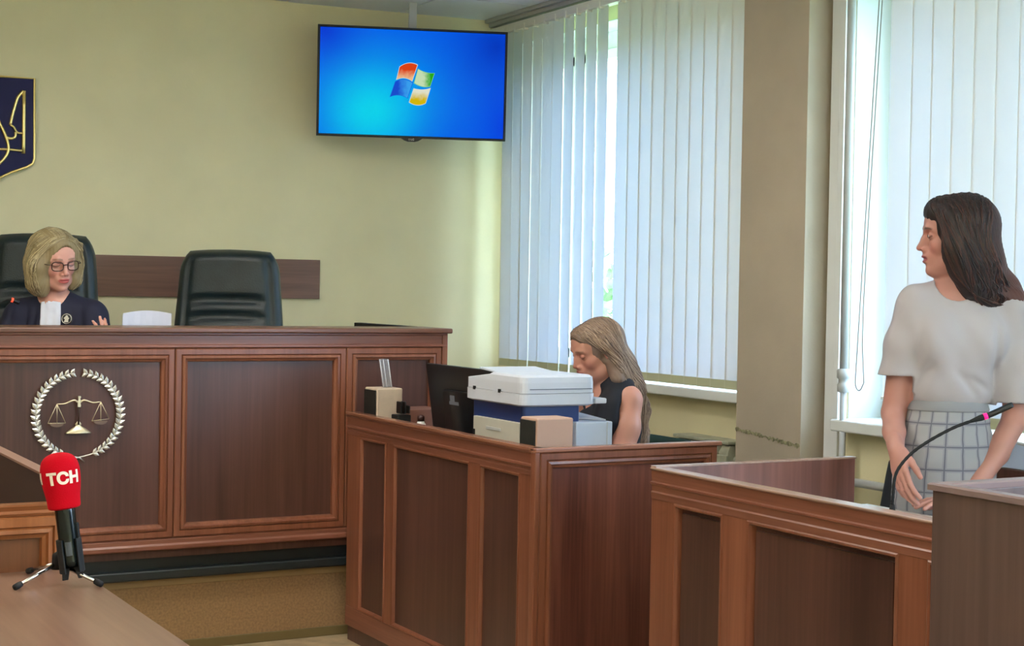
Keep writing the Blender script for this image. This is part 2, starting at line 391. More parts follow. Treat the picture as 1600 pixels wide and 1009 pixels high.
# ------------------------------------------------------------------ judges' bench
def face(t, pm, u0, u1, v0, v1, mv, mh, fw=.05, mp=None, back=.0, label=None, framed=True):
    """a framed, recessed panel: flat outer ring, stepped inner moulding, dark panel behind"""
    bm = B(); slab(bm, pm, u0+fw*.5, u1-fw*.5, v0+fw*.5, v1-fw*.5, -.014, -.006); obj('panel', bm, mp or M_panel, t, True)
    bm = B()
    if framed:
        ring(bm, pm, u0+.001, u1-.001, v0+.001, v1-.001, [(0, -.015), (0, .010), (.004, .014), (.022, .014), (.025, .009), (.028, .015), (.036, .017), (.040, .010), (.048, .006), (.050, -.004), (.052, -.015)])
    else:
        ring(bm, pm, u0, u1, v0, v1, [(0, -.015), (0, .004), (.004, .007), (.009, .006), (.013, -.002), (.016, -.015)])
    obj('panel_moulding', bm, mv, t, True, smooth=False)
YB = 5.648
bench = thing('judges_bench', (1.6, 5.9, .36), 'long tall judges\' bench of panelled brown wood with a raised shelf and scales emblem', 'bench')
pm = plane_map((0, YB, 0), (1, 0, 0), (0, 0, 1), (0, -1, 0))
for a, b in ((-1.6, -.55), (-.55, .55), (.55, 1.712), (1.712, 2.392), (2.392, 2.805)): face(bench, pm, a, b, .432, 1.130, M_frame, M_frame_h)
bm = B(); sweep_line(bm, pm, -1.62, 2.82, [(.388, -.02), (.388, .012), (.393, .018), (.405, .018), (.412, .012), (.426, .012), (.432, .006), (.432, -.02)]); obj('base_moulding', bm, M_frame_h, bench, True)
bm = B(); sweep_line(bm, pm, -1.62, 2.826, [(1.130, -.02), (1.130, .010), (1.134, .016), (1.141, .016), (1.144, .010), (1.176, .010), (1.180, .018), (1.186, .018), (1.186, -.02)]); obj('cornice', bm, M_frame_h, bench, True)
bxo('shelf_top', (-1.63, 2.842, 5.612, 5.90, 1.186, 1.206), wood('bench_top_wood', (92, 58, 44), (124, 82, 64), 'x', .3), bench, True, .006, seg=3)
bxo('corner_post', (2.806, 2.83, 5.634, 5.662, .388, 1.186), M_frame, bench, True, .003)
bxo('front_board', (-1.6, 2.826, 5.662, 5.69, .357, 1.186), M_panel, bench, True, 0)
bxo('side_panel', (2.80, 2.826, 5.69, 6.46, .357, 1.186), M_frame, bench, True, .002)
bxo('side_panel', (-1.6, -1.574, 5.69, 6.46, .357, 1.186), M_frame, bench, True, .002)
bxo('side_panel_edging', (2.792, 2.83, 5.91, 6.50, 1.186, 1.206), M_blackm, bench, True, .003)
bxo('worktop', (-1.574, 2.80, 5.69, 6.36, 1.05, 1.078), M_frame_h, bench, True, .003)

# scales-of-justice emblem in a laurel wreath, fixed to the bench front
em = thing('scales_emblem', (1.363, 5.650, .893), 'silver laurel wreath around gilt scales of justice on the bench front', 'emblem')
R = .150
def wre(a, r): return (math.sin(a)*r, math.cos(a)*r)
leafm = None
for s in (-1, 1):
    bm = B(); pts = [Vector((s*math.sin(rad(d))*R*(1.0), -.008, math.cos(rad(d))*R)) for d in range(7, 172, 3)]
    pts += [Vector((-s*.006, -.008, -R*1.03)), Vector((-s*.022, -.008, -R*1.13))]
    tube(bm, pts, [.0012+.0014*min(1, i/20) for i in range(len(pts))], 6); obj('stem', bm, M_steel, em, False, smooth=True)
    for i in range(20):
        d = 12+(168-20)*i/19
        for side in (-1, 1):
            if leafm is None:
                bm = B(); l, w = 1.0, .36
                o = [(0, 0), (.25*l, w*.75), (.55*l, w), (1*l, 0), (.55*l, -w*.55), (.25*l, -w*.4)]
                rim = [bm.verts.new((u, 0, v)) for u, v in o]; mid = [bm.verts.new((.3, -.16, .05)), bm.verts.new((.65, -.12, .04))]
                for tri in ((0, 1, 6), (1, 2, 7, 6), (2, 3, 7), (3, 4, 7), (4, 5, 6, 7), (5, 0, 6)):
                    al = rim+mid; bm.faces.new([al[k] for k in tri])
                lf = obj('leaf', bm, M_steel, em); leafm = lf.data
            else: lf = D.objects.new('leaf', leafm); C.objects.link(lf); lf.parent = em
            a = rad(d); size = .0225+.006*math.sin(PI*(i+3)/26)
            # outward growing leaves, pointing towards the tip of the branch
            dirang = a-rad(90)+side*rad(38) if s == 1 else -a+rad(90)-side*rad(38)
            dirv = Vector((math.sin(dirang), 0, math.cos(dirang)))
            p = Vector((s*math.sin(a)*R, -.009, math.cos(a)*R))
            ang = math.atan2(dirv.z, dirv.x)
            lf.matrix_local = Matrix.Translation(p) @ Matrix.Rotation(-ang, 4, 'Y') @ Matrix.Diagonal((size, size, size*(side*s if True else 1), 1))
pmE = plane_map((0, 0, 0), (1, 0, 0), (0, 0, 1), (0, -1, 0))
bm = B(); b_ = [(-.0775, .040), (-.05, .041), (-.028, .050), (-.014, .052), (0, .043), (.014, .052), (.028, .050), (.05, .043), (.0765, .045)]
tube(bm, [(u, -.014, v) for u, v in [tuple(p) for p in spline(b_, 33)]], [.0016+.0018*math.sin(PI*i/32) for i in range(33)], 8); obj('balance_beam', bm, M_cream, em, smooth=True)
bm = B(); tube(bm, [(0, -.010, -.035), (0, -.010, .045)], .0035, 8); obj('pillar', bm, mat('dark_bronze', (70, 52, 44), .4, .6), em, smooth=True)
bm = B(); prism(bm, pmE, [(-.005, .028), (.005, .028), (.006, .036), (.004, .04), (.004, .048), (.006, .052), (.003, .058), (.006, .063), (.005, .067), (-.004, .067), (-.003, .055), (-.005, .05)], .010, .018); obj('finial', bm, M_cream, em)
bm = B(); lathe(bm, [(.046, -.067), (.044, -.063), (.026, -.050), (.012, -.042), (.010, -.040), (.010, -.036), (.012, -.034), (.004, -.024), (0, -.021)], 20, (0, 0, 0), mtx=Matrix.Diagonal((1, .35, 1, 1))); obj('foot', bm, M_cream, em, smooth=True).location = (0, -.006, 0)
for sx, z0, tilt in ((-1, .040, 0), (1, .045, .006)):
    cx = sx*.0775
    bm = B()
    for e in (-.031, 0, .031): tube(bm, [(cx, -.013, z0), (cx+e, -.012+(.0 if e else -.004), z0-.068+(tilt if e > 0 else 0))], .0012, 6)
    tube(bm, [(cx-.031, -.012, z0-.068), (cx+.031, -.012, z0-.068+tilt)], .0013, 6); obj('pan_chain', bm, M_cream, em, smooth=True)
    bm = B(); prism(bm, pmE, [(cx-.024*math.cos(a), z0-.069-.013*math.sin(a)) for a in [PI*k/10 for k in range(11)]], .006, .016); obj('scale_pan', bm, mat('pan_bronze', (120, 98, 84), .4, .5), em)

# ------------------------------------------------------------------ clerk's desk
clerk = thing('clerk_desk', (2.7, 4.8, 0), 'panelled brown wooden clerk\'s desk carrying the printer, joined to the bench', 'desk')
XC = 2.392
pm = plane_map((XC, 0, 0), (0, -1, 0), (0, 0, 1), (-1, 0, 0))     # u = -Y
for a, b in ((-5.485, -5.245), (-5.180, -4.580), (-4.505, -4.238)): face(clerk, pm, a, b, .134, .798, M_frame, M_frame, fw=.02, framed=False)
for a, b in ((-5.60, -5.485), (-5.245, -5.180), (-4.580, -4.505), (-4.238, -4.15)):
    bm = B(); slab(bm, pm, a, b, .134, .798, -.014, .004); obj('stile', bm, M_frame, clerk, True, .0015)
bm = B(); slab(bm, pm, -5.60, -4.15, .06, .134, -.014, .006); obj('bottom_rail', bm, M_frame_y, clerk, True, .002)
bm = B(); slab(bm, pm, -5.60, -4.15, 0, .06, -.014, -.006); obj('kick_board', bm, M_panel, clerk, True)
bm = B(); sweep_line(bm, pm, -5.60, -4.135, [(.798, -.014), (.798, .006), (.812, .008), (.815, .004), (.822, .006), (.826, .012), (.832, .012), (.835, .006), (.866, .010), (.870, .015), (.874, .015), (.874, -.014)]); obj('cornice', bm, M_frame_y, clerk, True)
bxo('top_edging', (2.374, 2.414, 4.132, 5.60, .874, .886), wood('edging_wood', (128, 82, 62), (156, 106, 82), 'y', .25), clerk, True, .003)
bxo('side_board', (2.407, 2.424, 4.15, 5.60, .0, .874), M_panel, clerk, True, 0)
pmf = plane_map((0, 4.14, 0), (1, 0, 0), (0, 0, 1), (0, -1, 0))
face(clerk, pmf, 2.394, 3.062, .08, .872, M_frame, M_frame_h, fw=.05, mp=wood('lit_streaked_red_wood', (84, 46, 38), (140, 86, 70), 'z', .3, .8, .4))  # reddish streaked veneer, lightened to stand in for light on this front
bm = B(); slab(bm, pmf, 2.378, 3.07, 0, .08, -.01, .006); obj('bottom_rail', bm, M_frame_h, clerk, True, .002)
bxo('corner_post', (2.374, 2.394, 4.124, 4.152, 0, .874), M_frame, clerk, True, .005, seg=3)
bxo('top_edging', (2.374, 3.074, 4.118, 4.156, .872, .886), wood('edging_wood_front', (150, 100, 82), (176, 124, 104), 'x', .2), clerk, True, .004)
bxo('front_board', (2.394, 3.068, 4.150, 4.168, 0, .872), M_panel, clerk, True, 0)
bxo('worktop', (2.424, 2.99, 4.168, 5.60, .725, .75), M_top, clerk, True, .003)
bxo('end_panel', (2.95, 2.974, 5.3, 5.6, 0, .725), M_panel, clerk, True, .002)

# ------------------------------------------------------------------ witness desk
wit = thing('witness_desk', (2.8, 2.9, 0), 'panelled brown wooden witness desk with a side screen, in front of the standing woman', 'desk')
XW = 2.436; YT = 3.577
pm = plane_map((XW, 0, 0), (0, -1, 0), (0, 0, 1), (-1, 0, 0))
for a, b in ((-3.470, -3.250), (-3.150, -2.605), (-2.515, -2.06)): face(wit, pm, a, b, .09, .800, M_frame, M_frame, framed=False)
for a, b in ((-3.577, -3.470), (-3.250, -3.150), (-2.605, -2.515), (-2.06, -1.97)):
    bm = B(); slab(bm, pm, a, b, .09, .800, -.014, .004); obj('stile', bm, M_frame, wit, True, .0015)
bm = B(); slab(bm, pm, -3.577, -1.97, 0, .09, -.014, .005); obj('bottom_rail', bm, M_frame_y, wit, True, .002)
bm = B(); sweep_line(bm, pm, -3.577, -1.97, [(.800, -.014), (.800, .005), (.818, .007), (.822, .003), (.838, .005), (.842, .010), (.846, .010), (.849, .004), (.877, .006), (.880, .009), (.880, -.014)]); obj('cornice', bm, M_frame_y, wit, True)
bxo('top_edging', (2.424, 2.468, 1.97, YT, .880, .887), M_top, wit, True, .003)
bxo('front_board', (2.450, 2.466, 1.97, YT, 0, .880), M_panel, wit, True, 0)
bm = B(); box(bm, 2.468, 3.140, YT-.022, YT, 0, .886); obj('side_screen', bm, wood('screen_wood', (92, 56, 46), (140, 90, 78), 'z', .3, .5, .6), wit, True, .0015)
bxo('screen_edging', (2.428, 3.142, YT-.025, YT+.002, .886, .891), M_top, wit, True, .001)
M_lam = mat('pale_laminate', (196, 190, 184), .22)
bxo('worktop', (2.468, 3.19, 1.995, YT-.024, .724, .75), M_lam, wit, True, .003)
bxo('side_screen', (2.468, 3.140, 1.97, 1.992, 0, .886), M_panel, wit, True, .0015)

# ------------------------------------------------------------------ lectern, lower right
lec = thing('lectern', (2.2, 1.62, 0), 'dark brown wooden lectern with an open rim top, nearest the camera at right', 'lectern')
bxo('side_panel', (1.878, 1.902, 1.25, 1.935, 0, 1.048), M_lect, lec, True, .002)
bxo('back_panel', (1.902, 2.55, 1.911, 1.935, 0, 1.048), M_lect, lec, True, .002)
bxo('side_panel', (2.526, 2.55, 1.25, 1.911, 0, 1.048), M_lect, lec, True, .002)
M_rimm = mat('rim_edging', (122, 104, 104), .25)
bm = B(); pmz = plane_map((0, 0, 1.048), (1, 0, 0), (0, 1, 0), (0, 0, 1)); ring(bm, pmz, 1.872, 2.556, 1.25, 1.941, [(0, 0), (0, .009), (.003, .012), (.026, .012), (.029, .009), (.029, 0)]); obj('rim', bm, M_rimm, lec, True)
bxo('reading_top', (1.902, 2.526, 1.27, 1.911, .95, .97), M_top, lec, True, .002)
bxo('front_shelf', (1.902, 2.526, 1.27, 1.911, .45, .47), M_lect, lec, True, .002)
bxo('base_board', (1.902, 2.526, 1.27, 1.911, .0, .05), M_lect, lec, True, .002)

# ------------------------------------------------------------------ left booth and the near table
booth = thing('booth_desk', (.3, 3.9, 0), 'brown wooden booth desk with a framed panel behind the near table', 'desk')
pm = plane_map((0, 3.462, 0), (1, 0, 0), (0, 0, 1), (0, -1, 0))
M_of = wood('orange_frame_wood', (128, 74, 38), (168, 102, 58), 'z', .3); M_ofh = wood('orange_frame_wood_long', (128, 74, 38), (168, 102, 58), 'x', .3)
face(booth, pm, -.45, .808, .10, .862, M_of, M_ofh, mp=wood('booth_panel_wood', (96, 56, 32), (128, 80, 50), 'z', .3))
bm = B(); sweep_line(bm, pm, -.46, .812, [(.862, -.014), (.862, .012), (.868, .016), (.874, .012), (.884, .018), (.888, .018), (.888, -.014)]); obj('cornice', bm, M_ofh, booth, True)
bm = B(); slab(bm, pm, -.45, .808, 0, .10, -.014, .008); obj('bottom_rail', bm, M_ofh, booth, True)
bxo('front_board', (-.45, .808, 3.476, 3.492, 0, .886), M_panel, booth, True, 0)
bxo('side_panel', (.782, .806, 3.492, 4.9, 0, .935), mat('booth_inner_laminate', (62, 46, 40), .45), booth, True, 0)
bxo('side_panel_edging', (.779, .809, 3.492, 4.9, .935, .941), mat('booth_edging', (150, 116, 100), .4), booth, True, .001)
bxo('worktop', (-.4, .782, 3.492, 4.2, .725, .75), M_panel, booth, True, .002)
tb = thing('near_table', (0, 2.6, 0), 'light brown wooden table in the left foreground under the red microphone', 'table')
bxo('table_top', (-.9, .822, 1.6, 3.412, .722, .75), M_table, tb, True, .002)
for x in (-.85, .77):
    bxo('table_side', (x-.012, x+.012, 1.7, 3.35, 0, .722), M_frame, tb, True, .002)
bxo('modesty_panel', (-.838, .758, 3.30, 3.32, .3, .722), M_frame, tb, True, .002)
# wall rail behind the chairs
wr = thing('wall_rail', (1.6, 7.676, 1.30), 'long brown wooden rail on the wall behind the judges\' chairs', 'rail', rotz=-s5)
for a, b in ((-2.4, 0.15), (0.152, 1.447)):
    bm = B(); box(bm, a, b, -.02, -.0, 0, .2); obj('board', bm, M_rail, wr, False, .002)
# ------------------------------------------------------------------ wall screen
def emis(name, fn):
    m = D.materials.new(name); m.use_nodes = True; nt = m.node_tree; b = nt.nodes['Principled BSDF']
    b.inputs['Base Color'].default_value = (0, 0, 0, 1); b.inputs['Roughness'].default_value = .3; b.inputs['Specular IOR Level'].default_value = .05
    b.inputs['Emission Strength'].default_value = SCR; fn(nt, b); return m
SCR = .84*2**(-S.view_settings.exposure)
tv = thing('television', (3.370, 7.150, 2.39), 'large black wall television tilted down showing a blue computer desktop', 'television', rotz=rad(-20))
hw, hh = .476, .274; tilt = Matrix.Rotation(rad(3.0), 4, 'X')
def tobj(name, bm, m, par=tv, **k):
    o = obj(name, bm, m, par, False, **k)
    o.data.transform(tilt); return o
bm = B(); pmT = plane_map((0, 0, 0), (1, 0, 0), (0, 0, 1), (0, -1, 0))
slab(bm, pmT, -hw+.004, hw-.004, -hh+.004, hh-.004, -.03, -.002); tobj('casing', bm, M_black)
bm = B(); slab(bm, pmT, -.25, .25, -.2, .16, -.06, -.03); tobj('rear_housing', bm, M_black, bevel=.01)
bm = B(); ring(bm, pmT, -hw, hw, -hh, hh, [(0, -.02), (0, .004), (.002, .006), (.010, .006), (.012, .0), (.012, -.02)]); tobj('bezel', bm, mat('bezel_black', (8, 8, 10), .5))
bm = B(); prism(bm, pmT, [(-.058, -hh+.002), (.058, -hh+.002), (.035, -hh-.012), (.018, -hh-.017), (-.018, -hh-.017), (-.035, -hh-.012)], -.012, .008); nb = tobj('badge_holder', bm, M_black)
me = text_mesh('LG', .014, .0006, .0002, Matrix.Translation((.004, -.0088, -hh-.006)) @ Matrix.Rotation(PI/2, 4, 'X')); me.transform(tilt); obj('badge', me, mat('badge_silver', (210, 212, 214), .3), nb)
bm = B(); tube(bm, [(-.012+.004*math.cos(a), -.0085, -hh-.006+.004*math.sin(a)) for a in [2*PI*k/12 for k in range(13)]], .0006, 5); tobj('badge_ring', bm, D.materials['badge_silver'], nb)
def scr(nt, b):
    tc = nt.nodes.new('ShaderNodeTexCoord')
    def blob(cx, cz, sx, sz, p=2):
        mp = nt.nodes.new('ShaderNodeMapping'); mp.inputs['Location'].default_value = (-cx/sx, 0, -cz/sz); mp.inputs['Scale'].default_value = (1/sx, 0, 1/sz)
        nt.links.new(tc.outputs['Object'], mp.inputs[0]); g = nt.nodes.new('ShaderNodeTexGradient'); g.gradient_type = 'QUADRATIC_SPHERE'
        nt.links.new(mp.outputs[0], g.inputs[0]); return g.outputs['Fac']
    col = None
    base = lin((0, 92, 250))
    layers = [(blob(-.05, -.05, .62, .55), (0, 148, 255)), (blob(-.235, -.15, .50, .50), (0, 222, 255)), (blob(-.18, -.14, .30, .28), (0, 228, 255)), (blob(.42, .20, .40, .42), (0, 58, 205)), (blob(-.44, .25, .3, .3), (0, 62, 225)), (blob(.46, -.2, .2, .4), (0, 70, 240))]
    prev = None
    for f, c in layers:
        mx = nt.nodes.new('ShaderNodeMix'); mx.data_type = 'RGBA'
        if prev is None: mx.inputs['A'].default_value = base
        else: nt.links.new(prev, mx.inputs['A'])
        mx.inputs['B'].default_value = lin(c); nt.links.new(f, mx.inputs['Factor']); prev = mx.outputs['Result']
    nt.links.new(prev, b.inputs['Emission Color'])
bm = B(); slab(bm, pmT, -hw+.012, hw-.012, -hh+.012, hh-.012, -.003, .0005); screen = tobj('screen', bm, emis('desktop_wallpaper', scr))
def flat(name, col, col2=None, ax='z', lo=-.1, hi=.1):
    def f(nt, b):
        b.inputs['Emission Color'].default_value = lin(col)
        if col2:
            tc = nt.nodes.new('ShaderNodeTexCoord'); sp = nt.nodes.new('ShaderNodeSeparateXYZ'); nt.links.new(tc.outputs['Object'], sp.inputs[0])
            mr = nt.nodes.new('ShaderNodeMapRange'); mr.inputs[1].default_value = lo; mr.inputs[2].default_value = hi; nt.links.new(sp.outputs['XYZ'.index(ax.upper())], mr.inputs[0])
            n = nt.nodes.new('ShaderNodeTexNoise'); n.inputs['Scale'].default_value = 45; nt.links.new(tc.outputs['Object'], n.inputs[0])
            ad = nt.nodes.new('ShaderNodeMath'); ad.operation = 'MULTIPLY_ADD'; ad.inputs[1].default_value = .5; nt.links.new(n.outputs[0], ad.inputs[0]); 
            sb = nt.nodes.new('ShaderNodeMath'); sb.operation = 'SUBTRACT'; sb.inputs[1].default_value = .25; nt.links.new(mr.outputs[0], sb.inputs[0]); nt.links.new(sb.outputs[0], ad.inputs[2])
            r = nt.nodes.new('ShaderNodeValToRGB'); r.color_ramp.elements[0].color = lin(col); r.color_ramp.elements[1].color = lin(col2)
            r.color_ramp.elements[0].position = .25; r.color_ramp.elements[1].position = .75
            nt.links.new(ad.outputs[0], r.inputs[0]); nt.links.new(r.outputs[0], b.inputs['Emission Color'])
    return emis(name, f)
K = .00085
def PX(x, y): return ((x-920)*K, -(y-495)*K+(x-920)*K*.037)
def pane(name, tl, tr, br, bl, tb, bb, m, rim=(215, 235, 235)):
    """curved pane; tb / bb: how far the top / bottom edge bulges upward"""
    def grid(g):
        rows = []
        for j in range(7):
            v = j/6; row = []
            for i in range(11):
                u = i/10; T = np.array(tl)*(1-u)+np.array(tr)*u; T[1] -= tb*4*u*(1-u); Bm = np.array(bl)*(1-u)+np.array(br)*u; Bm[1] -= bb*4*u*(1-u)
                row.append(T*(1-v)+Bm*v)
            rows.append(row)
        c = sum(sum(r) for r in rows)/77
        return [[c+(p-c)*g for p in r] for r in rows]
    out = None
    for g, n, mm in ((1.07, .0008, flat(name+'_rim_glow', rim)), (1, .0014, m)):
        bm = B(); vs = [[bm.verts.new(pmT(*PX(*p), n)) for p in r] for r in grid(g)]
        for a, b in zip(vs[:-1], vs[1:]):
            for i in range(10): bm.faces.new((a[i], b[i], b[i+1], a[i+1]))
        o = tobj(name+('_rim' if g > 1 else ''), bm, mm, screen)
pane('red_pane', (842, 398), (945, 388), (915, 480), (825, 472), 16, 14, flat('red_glow', (250, 200, 150), (235, 70, 20), 'z', .0, .09))
pane('green_pane', (951, 412), (1046, 436), (1022, 512), (930, 492), -8, -10, flat('green_glow', (210, 235, 190), (40, 180, 30), 'x', .03, .11), (120, 220, 160))
pane('blue_pane', (818, 486), (918, 492), (890, 580), (790, 572), 16, 14, flat('blue_glow', (20, 80, 220), (60, 170, 255), 'x', -.1, .0), (20, 110, 240))
pane('yellow_pane', (928, 526), (1024, 524), (998, 610), (903, 604), -8, -14, flat('yellow_glow', (225, 195, 10), (240, 240, 215), 'z', -.10, -.02))
bm = B(); box(bm, -.02, .02, .06, .085, -.1, .41); tobj('mount_pole', bm, M_grey, bevel=.003)
bm = B(); box(bm, -.1, .1, .05, .065, -.12, .12); tobj('mount_plate', bm, M_black)
bm = B(); box(bm, -.03, .03, .085, .36, -.06, .0); tobj('wall_arm', bm, M_black)

# ------------------------------------------------------------------ state emblem (blue shield, gilt trident)
wpt = lambda X: 7.45+(4.08-X)*math.tan(s5)
se = thing('wall_emblem', (1.435, wpt(1.435), 2.08), 'dark blue shield with a gilt trident and border, high on the wall', 'emblem', rotz=-s5)
M_blue = mat('shield_blue', (8, 12, 78), .4, spec=.2)
half = [(0, .248), (.19, .248), (.193, -.13), (.185, -.155), (.16, -.172), (.09, -.20), (.03, -.232), (0, -.262)]
poly = half+[(-u, v) for u, v in half[1:-1][::-1]]
bm = B(); prism(bm, pmT, poly[::-1], .002, .024); obj('shield', bm, M_blue, se)
bm = B(); tube(bm, [(u, -.024, v) for u, v in poly+poly[:1]], .006, 8); obj('shield_border', bm, M_gold, se, smooth=True)
def gt(name, pts, r, n=20, s2=(1, -1)):
    for s in s2:
        bm = B(); tube(bm, [(s*p[0], -.031, p[1]) for p in spline(pts, n)], r*1.3, 8); obj(name, bm, M_gold, se, smooth=True)
gt('trident_prong', [(.1426, .187), (.1426, .0), (.1426, -.11)], .0065, 6)
gt('trident_blade', [(.139, .186), (.118, .160), (.108, .135), (.092, .075), (.081, .022)], .0055)
gt('trident_hook', [(.081, .022), (.097, .012), (.108, -.006), (.118, -.014), (.138, -.014)], .004)
gt('trident_hook', [(.106, -.010), (.104, -.032), (.088, -.042), (.062, -.038)], .005)
gt('trident_crossbar', [(.0, -.096), (.07, -.094), (.14, -.097)], .0045, 6)
gt('trident_loop', [(.0, .19), (.014, .11), (.028, .04), (.052, -.01), (.073, -.07), (.070, -.112), (.046, -.15), (.018, -.176), (0, -.21)], .0055, 30)
gt('trident_centre', [(.0, .195), (0, .0), (0, -.21)], .006, 6, (1,))

# ------------------------------------------------------------------ executive chairs
def sgrid(bm, fn, nu, nv, mi=0):
    vs = [[bm.verts.new(fn(i/(nu-1), j/(nv-1))) for i in range(nu)] for j in range(nv)]
    for a, b in zip(vs[:-1], vs[1:]):
        for i in range(nu-1): bm.faces.new((a[i], a[i+1], b[i+1], b[i])).material_index = mi
    return vs
def exec_chair(loc, rotz, topz, label):
    t = thing('executive_chair', loc, label, 'chair', rotz, 'green-black leather chairs behind the judges\' bench')
    h = topz-loc[2]; sb = .44; H = h-sb
    def outline(v):   # half width of the back at height fraction v
        w = .262-.048*v**1.3
        k = max(0, (v-.86)/.14); return w*(1-.16*k**2.2) if k > 0 else w
    bm = B(); nv = 40; nu = 28; rings = []
    for j in range(nv+1):
        v = j/nv; vv = v; z = sb+H*vv; w = outline(vv)
        edge = min(1, (1-vv)/.045); e2 = min(1, vv/.04); th = (.055*math.sqrt(max(0, 1-(1-edge)**2))+.004)*(.5+.5*e2)
        lean = .13*(vv-.35)+.03*math.sin(vv*PI)
        ringp = []
        for i in range(nu*2):
            a = 2*PI*i/(nu*2); c, s = math.cos(a), math.sin(a)
            x = w*math.copysign(abs(c)**.34, c); y = th*math.copysign(abs(s)**.5, s)
            if s < -.05:   # padded front with soft horizontal folds
                q = abs(x)/w
                pad = .022*(1-q**6)
                fold = 0
                for fz, dep_, sag in ((.70, .030, .03), (.60, .026, .05), (.30, .02, .02)):
                    fold += dep_*math.exp(-((vv-fz+sag*q*q)/.018)**2)*max(0, 1-(q/.80)**4)
                groove = .016*math.exp(-((q-.80)/.045)**2)*(1 if vv < .93 else 0)
                y -= (pad-fold-groove)*edge
            ringp.append((x, y+lean, z+(.010*(1-(x/w)**2) if v > .9 else 0)))
        rings.append(ringp)
    loft(bm, rings); obj('backrest', bm, M_leather, t, smooth=True)
    bm = B(); rr = []
    for j in range(9):
        a = -PI/2+PI*j/8; rr.append([(.26*(1-.12*(1-math.cos(a)))*math.copysign(abs(math.cos(b))**.5, math.cos(b)), -.22+.25*(1-.12*(1-math.cos(a)))*math.copysign(abs(math.sin(b))**.5, math.sin(b)), .44+.055*math.sin(a)) for b in [2*PI*k/32 for k in range(32)]])
    loft(bm, rr); obj('seat', bm, M_leather, t, smooth=True)
    for s in (-1, 1):
        bm = B(); tube(bm, [(s*.29, -.01, .42), (s*.31, -.02, .60), (s*.31, -.14, .645), (s*.31, -.32, .63), (s*.30, -.36, .52), (s*.27, -.30, .40)], [.02, .024, .028, .026, .022, .018], 10); obj('armrest', bm, M_black, t, smooth=True)
    bm = B(); tube(bm, [(0, -.2, .07), (0, -.2, .40)], .028, 14); obj('gas_lift', bm, M_chrome, t, smooth=True)
    for k in range(5):
        a = 2*PI*k/5+.3; ex, ey = .30*math.cos(a), -.2+.30*math.sin(a)
        bm = B(); tube(bm, [(0, -.2, .11), (ex, ey, .075)], [.026, .014], 8); lg = obj('base_arm', bm, M_black, t, smooth=True)
        bm = B(); lathe(bm, [(.01, -.012), (.026, -.012), (.028, 0), (.026, .012), (.01, .012)], 14, (ex, ey, .028), mtx=Matrix.Rotation(PI/2, 4, 'X')); obj('caster', bm, M_black, lg, smooth=True)
    return t
exec_chair((1.485, 6.86, .36), rad(-22), 1.565, 'high-backed dark leather chair the seated judge leans in')
exec_chair((2.285, 6.74, .36), rad(-24), 1.515, 'empty high-backed dark leather chair in front of the wall rail')

# ------------------------------------------------------------------ things on the clerk's desk
DZ = .75
M_sgr = mat('speaker_grille', (24, 24, 18), .8, bump=.5, bscale=900)
def speaker(x0, x1, y0, y1, z1, mm, label):
    t = thing('desk_speaker', ((x0+x1)/2, (y0+y1)/2, DZ), label, 'speaker', group='desk loudspeakers')
    bm = B(); box(bm, x0+.006, x1, y0, y1, DZ, z1); obj('cabinet', bm, mm, t, True, .006, seg=3)
    bm = B(); box(bm, x0, x0+.008, y0+.006, y1-.006, DZ+.008, z1-.008); obj('grille', bm, M_sgr, t, True, .002)
    bm = B(); lathe(bm, [(.012, 0), (.014, .004), (.012, .007), (0, .007)], 14, (x0+.001, y0+.05, DZ+.035), mtx=Matrix.Rotation(-PI/2, 4, 'Y')); obj('volume_knob', bm, M_black, t, True, smooth=True)
    return t
M_sp = mat('speaker_beige', (204, 184, 164), .5, noise=(14, .06)); M_sp2 = mat('speaker_tan', (192, 156, 136), .5)
speaker(2.434, 2.575, 4.232, 4.335, .966, M_sp2, 'small tan desk speaker with a black grille in front of the printer')
speaker(2.434, 2.548, 5.45, 5.565, .982, M_sp, 'small beige desk speaker with a black grille at the desk\'s far end')
M_clear = mat('clear_acrylic', (225, 228, 235), .08, Transmission_Weight=.75, IOR=1.3)
t = thing('clear_ruler_holder', (2.50, 5.51, .982), 'clear plastic ruler standing upright on the far speaker', 'ruler')
bm = B(); r_ = [[(x+o, 5.505+yy, z) for x, yy in ((-.020, -.003), (.020, -.003), (.020, .003), (-.020, .003))] for o, z in ((2.508, .984), (2.490, 1.092))]; loft(bm, r_); obj('strip', bm, M_clear, t, True, .001)
for dx in (-.018, -.004, .016):
    bm = B(); tube(bm, [(2.508+dx, 5.500, .984), (2.490+dx, 5.500, 1.090)], .0014, 6); obj('raised_rib', bm, mat('acrylic_edge', (228, 230, 236), .2), t, True, smooth=True)
t = thing('desk_organiser', (2.47, 5.32, DZ), 'black desk organiser with upright dividers beside the far speaker', 'organiser')
bxo('base', (2.445, 2.50, 5.27, 5.33, DZ, .895), M_blackm, t, True, .004)
for k, (x, hgt) in enumerate(((2.455, .945), (2.472, .945), (2.488, .93))): bxo('divider', (x-.0035, x+.0035, 5.26, 5.30, .90, hgt), M_black, t, True, .003)
t = thing('glue_bottle', (2.54, 5.27, DZ), 'tiny white bottle with a dark cap by the monitor', 'bottle')
bm = B(); lathe(bm, [(.019, 0), (.02, .004), (.02, .105), (.013, .118), (.012, .122)], 16, (2.54, 5.27, DZ)); obj('body', bm, M_white, t, True, smooth=True)
bm = B(); lathe(bm, [(.013, .120), (.013, .138), (.007, .143), (0, .144)], 14, (2.54, 5.27, DZ)); obj('cap', bm, mat('cap_brown', (60, 30, 26), .4), t, True, smooth=True)
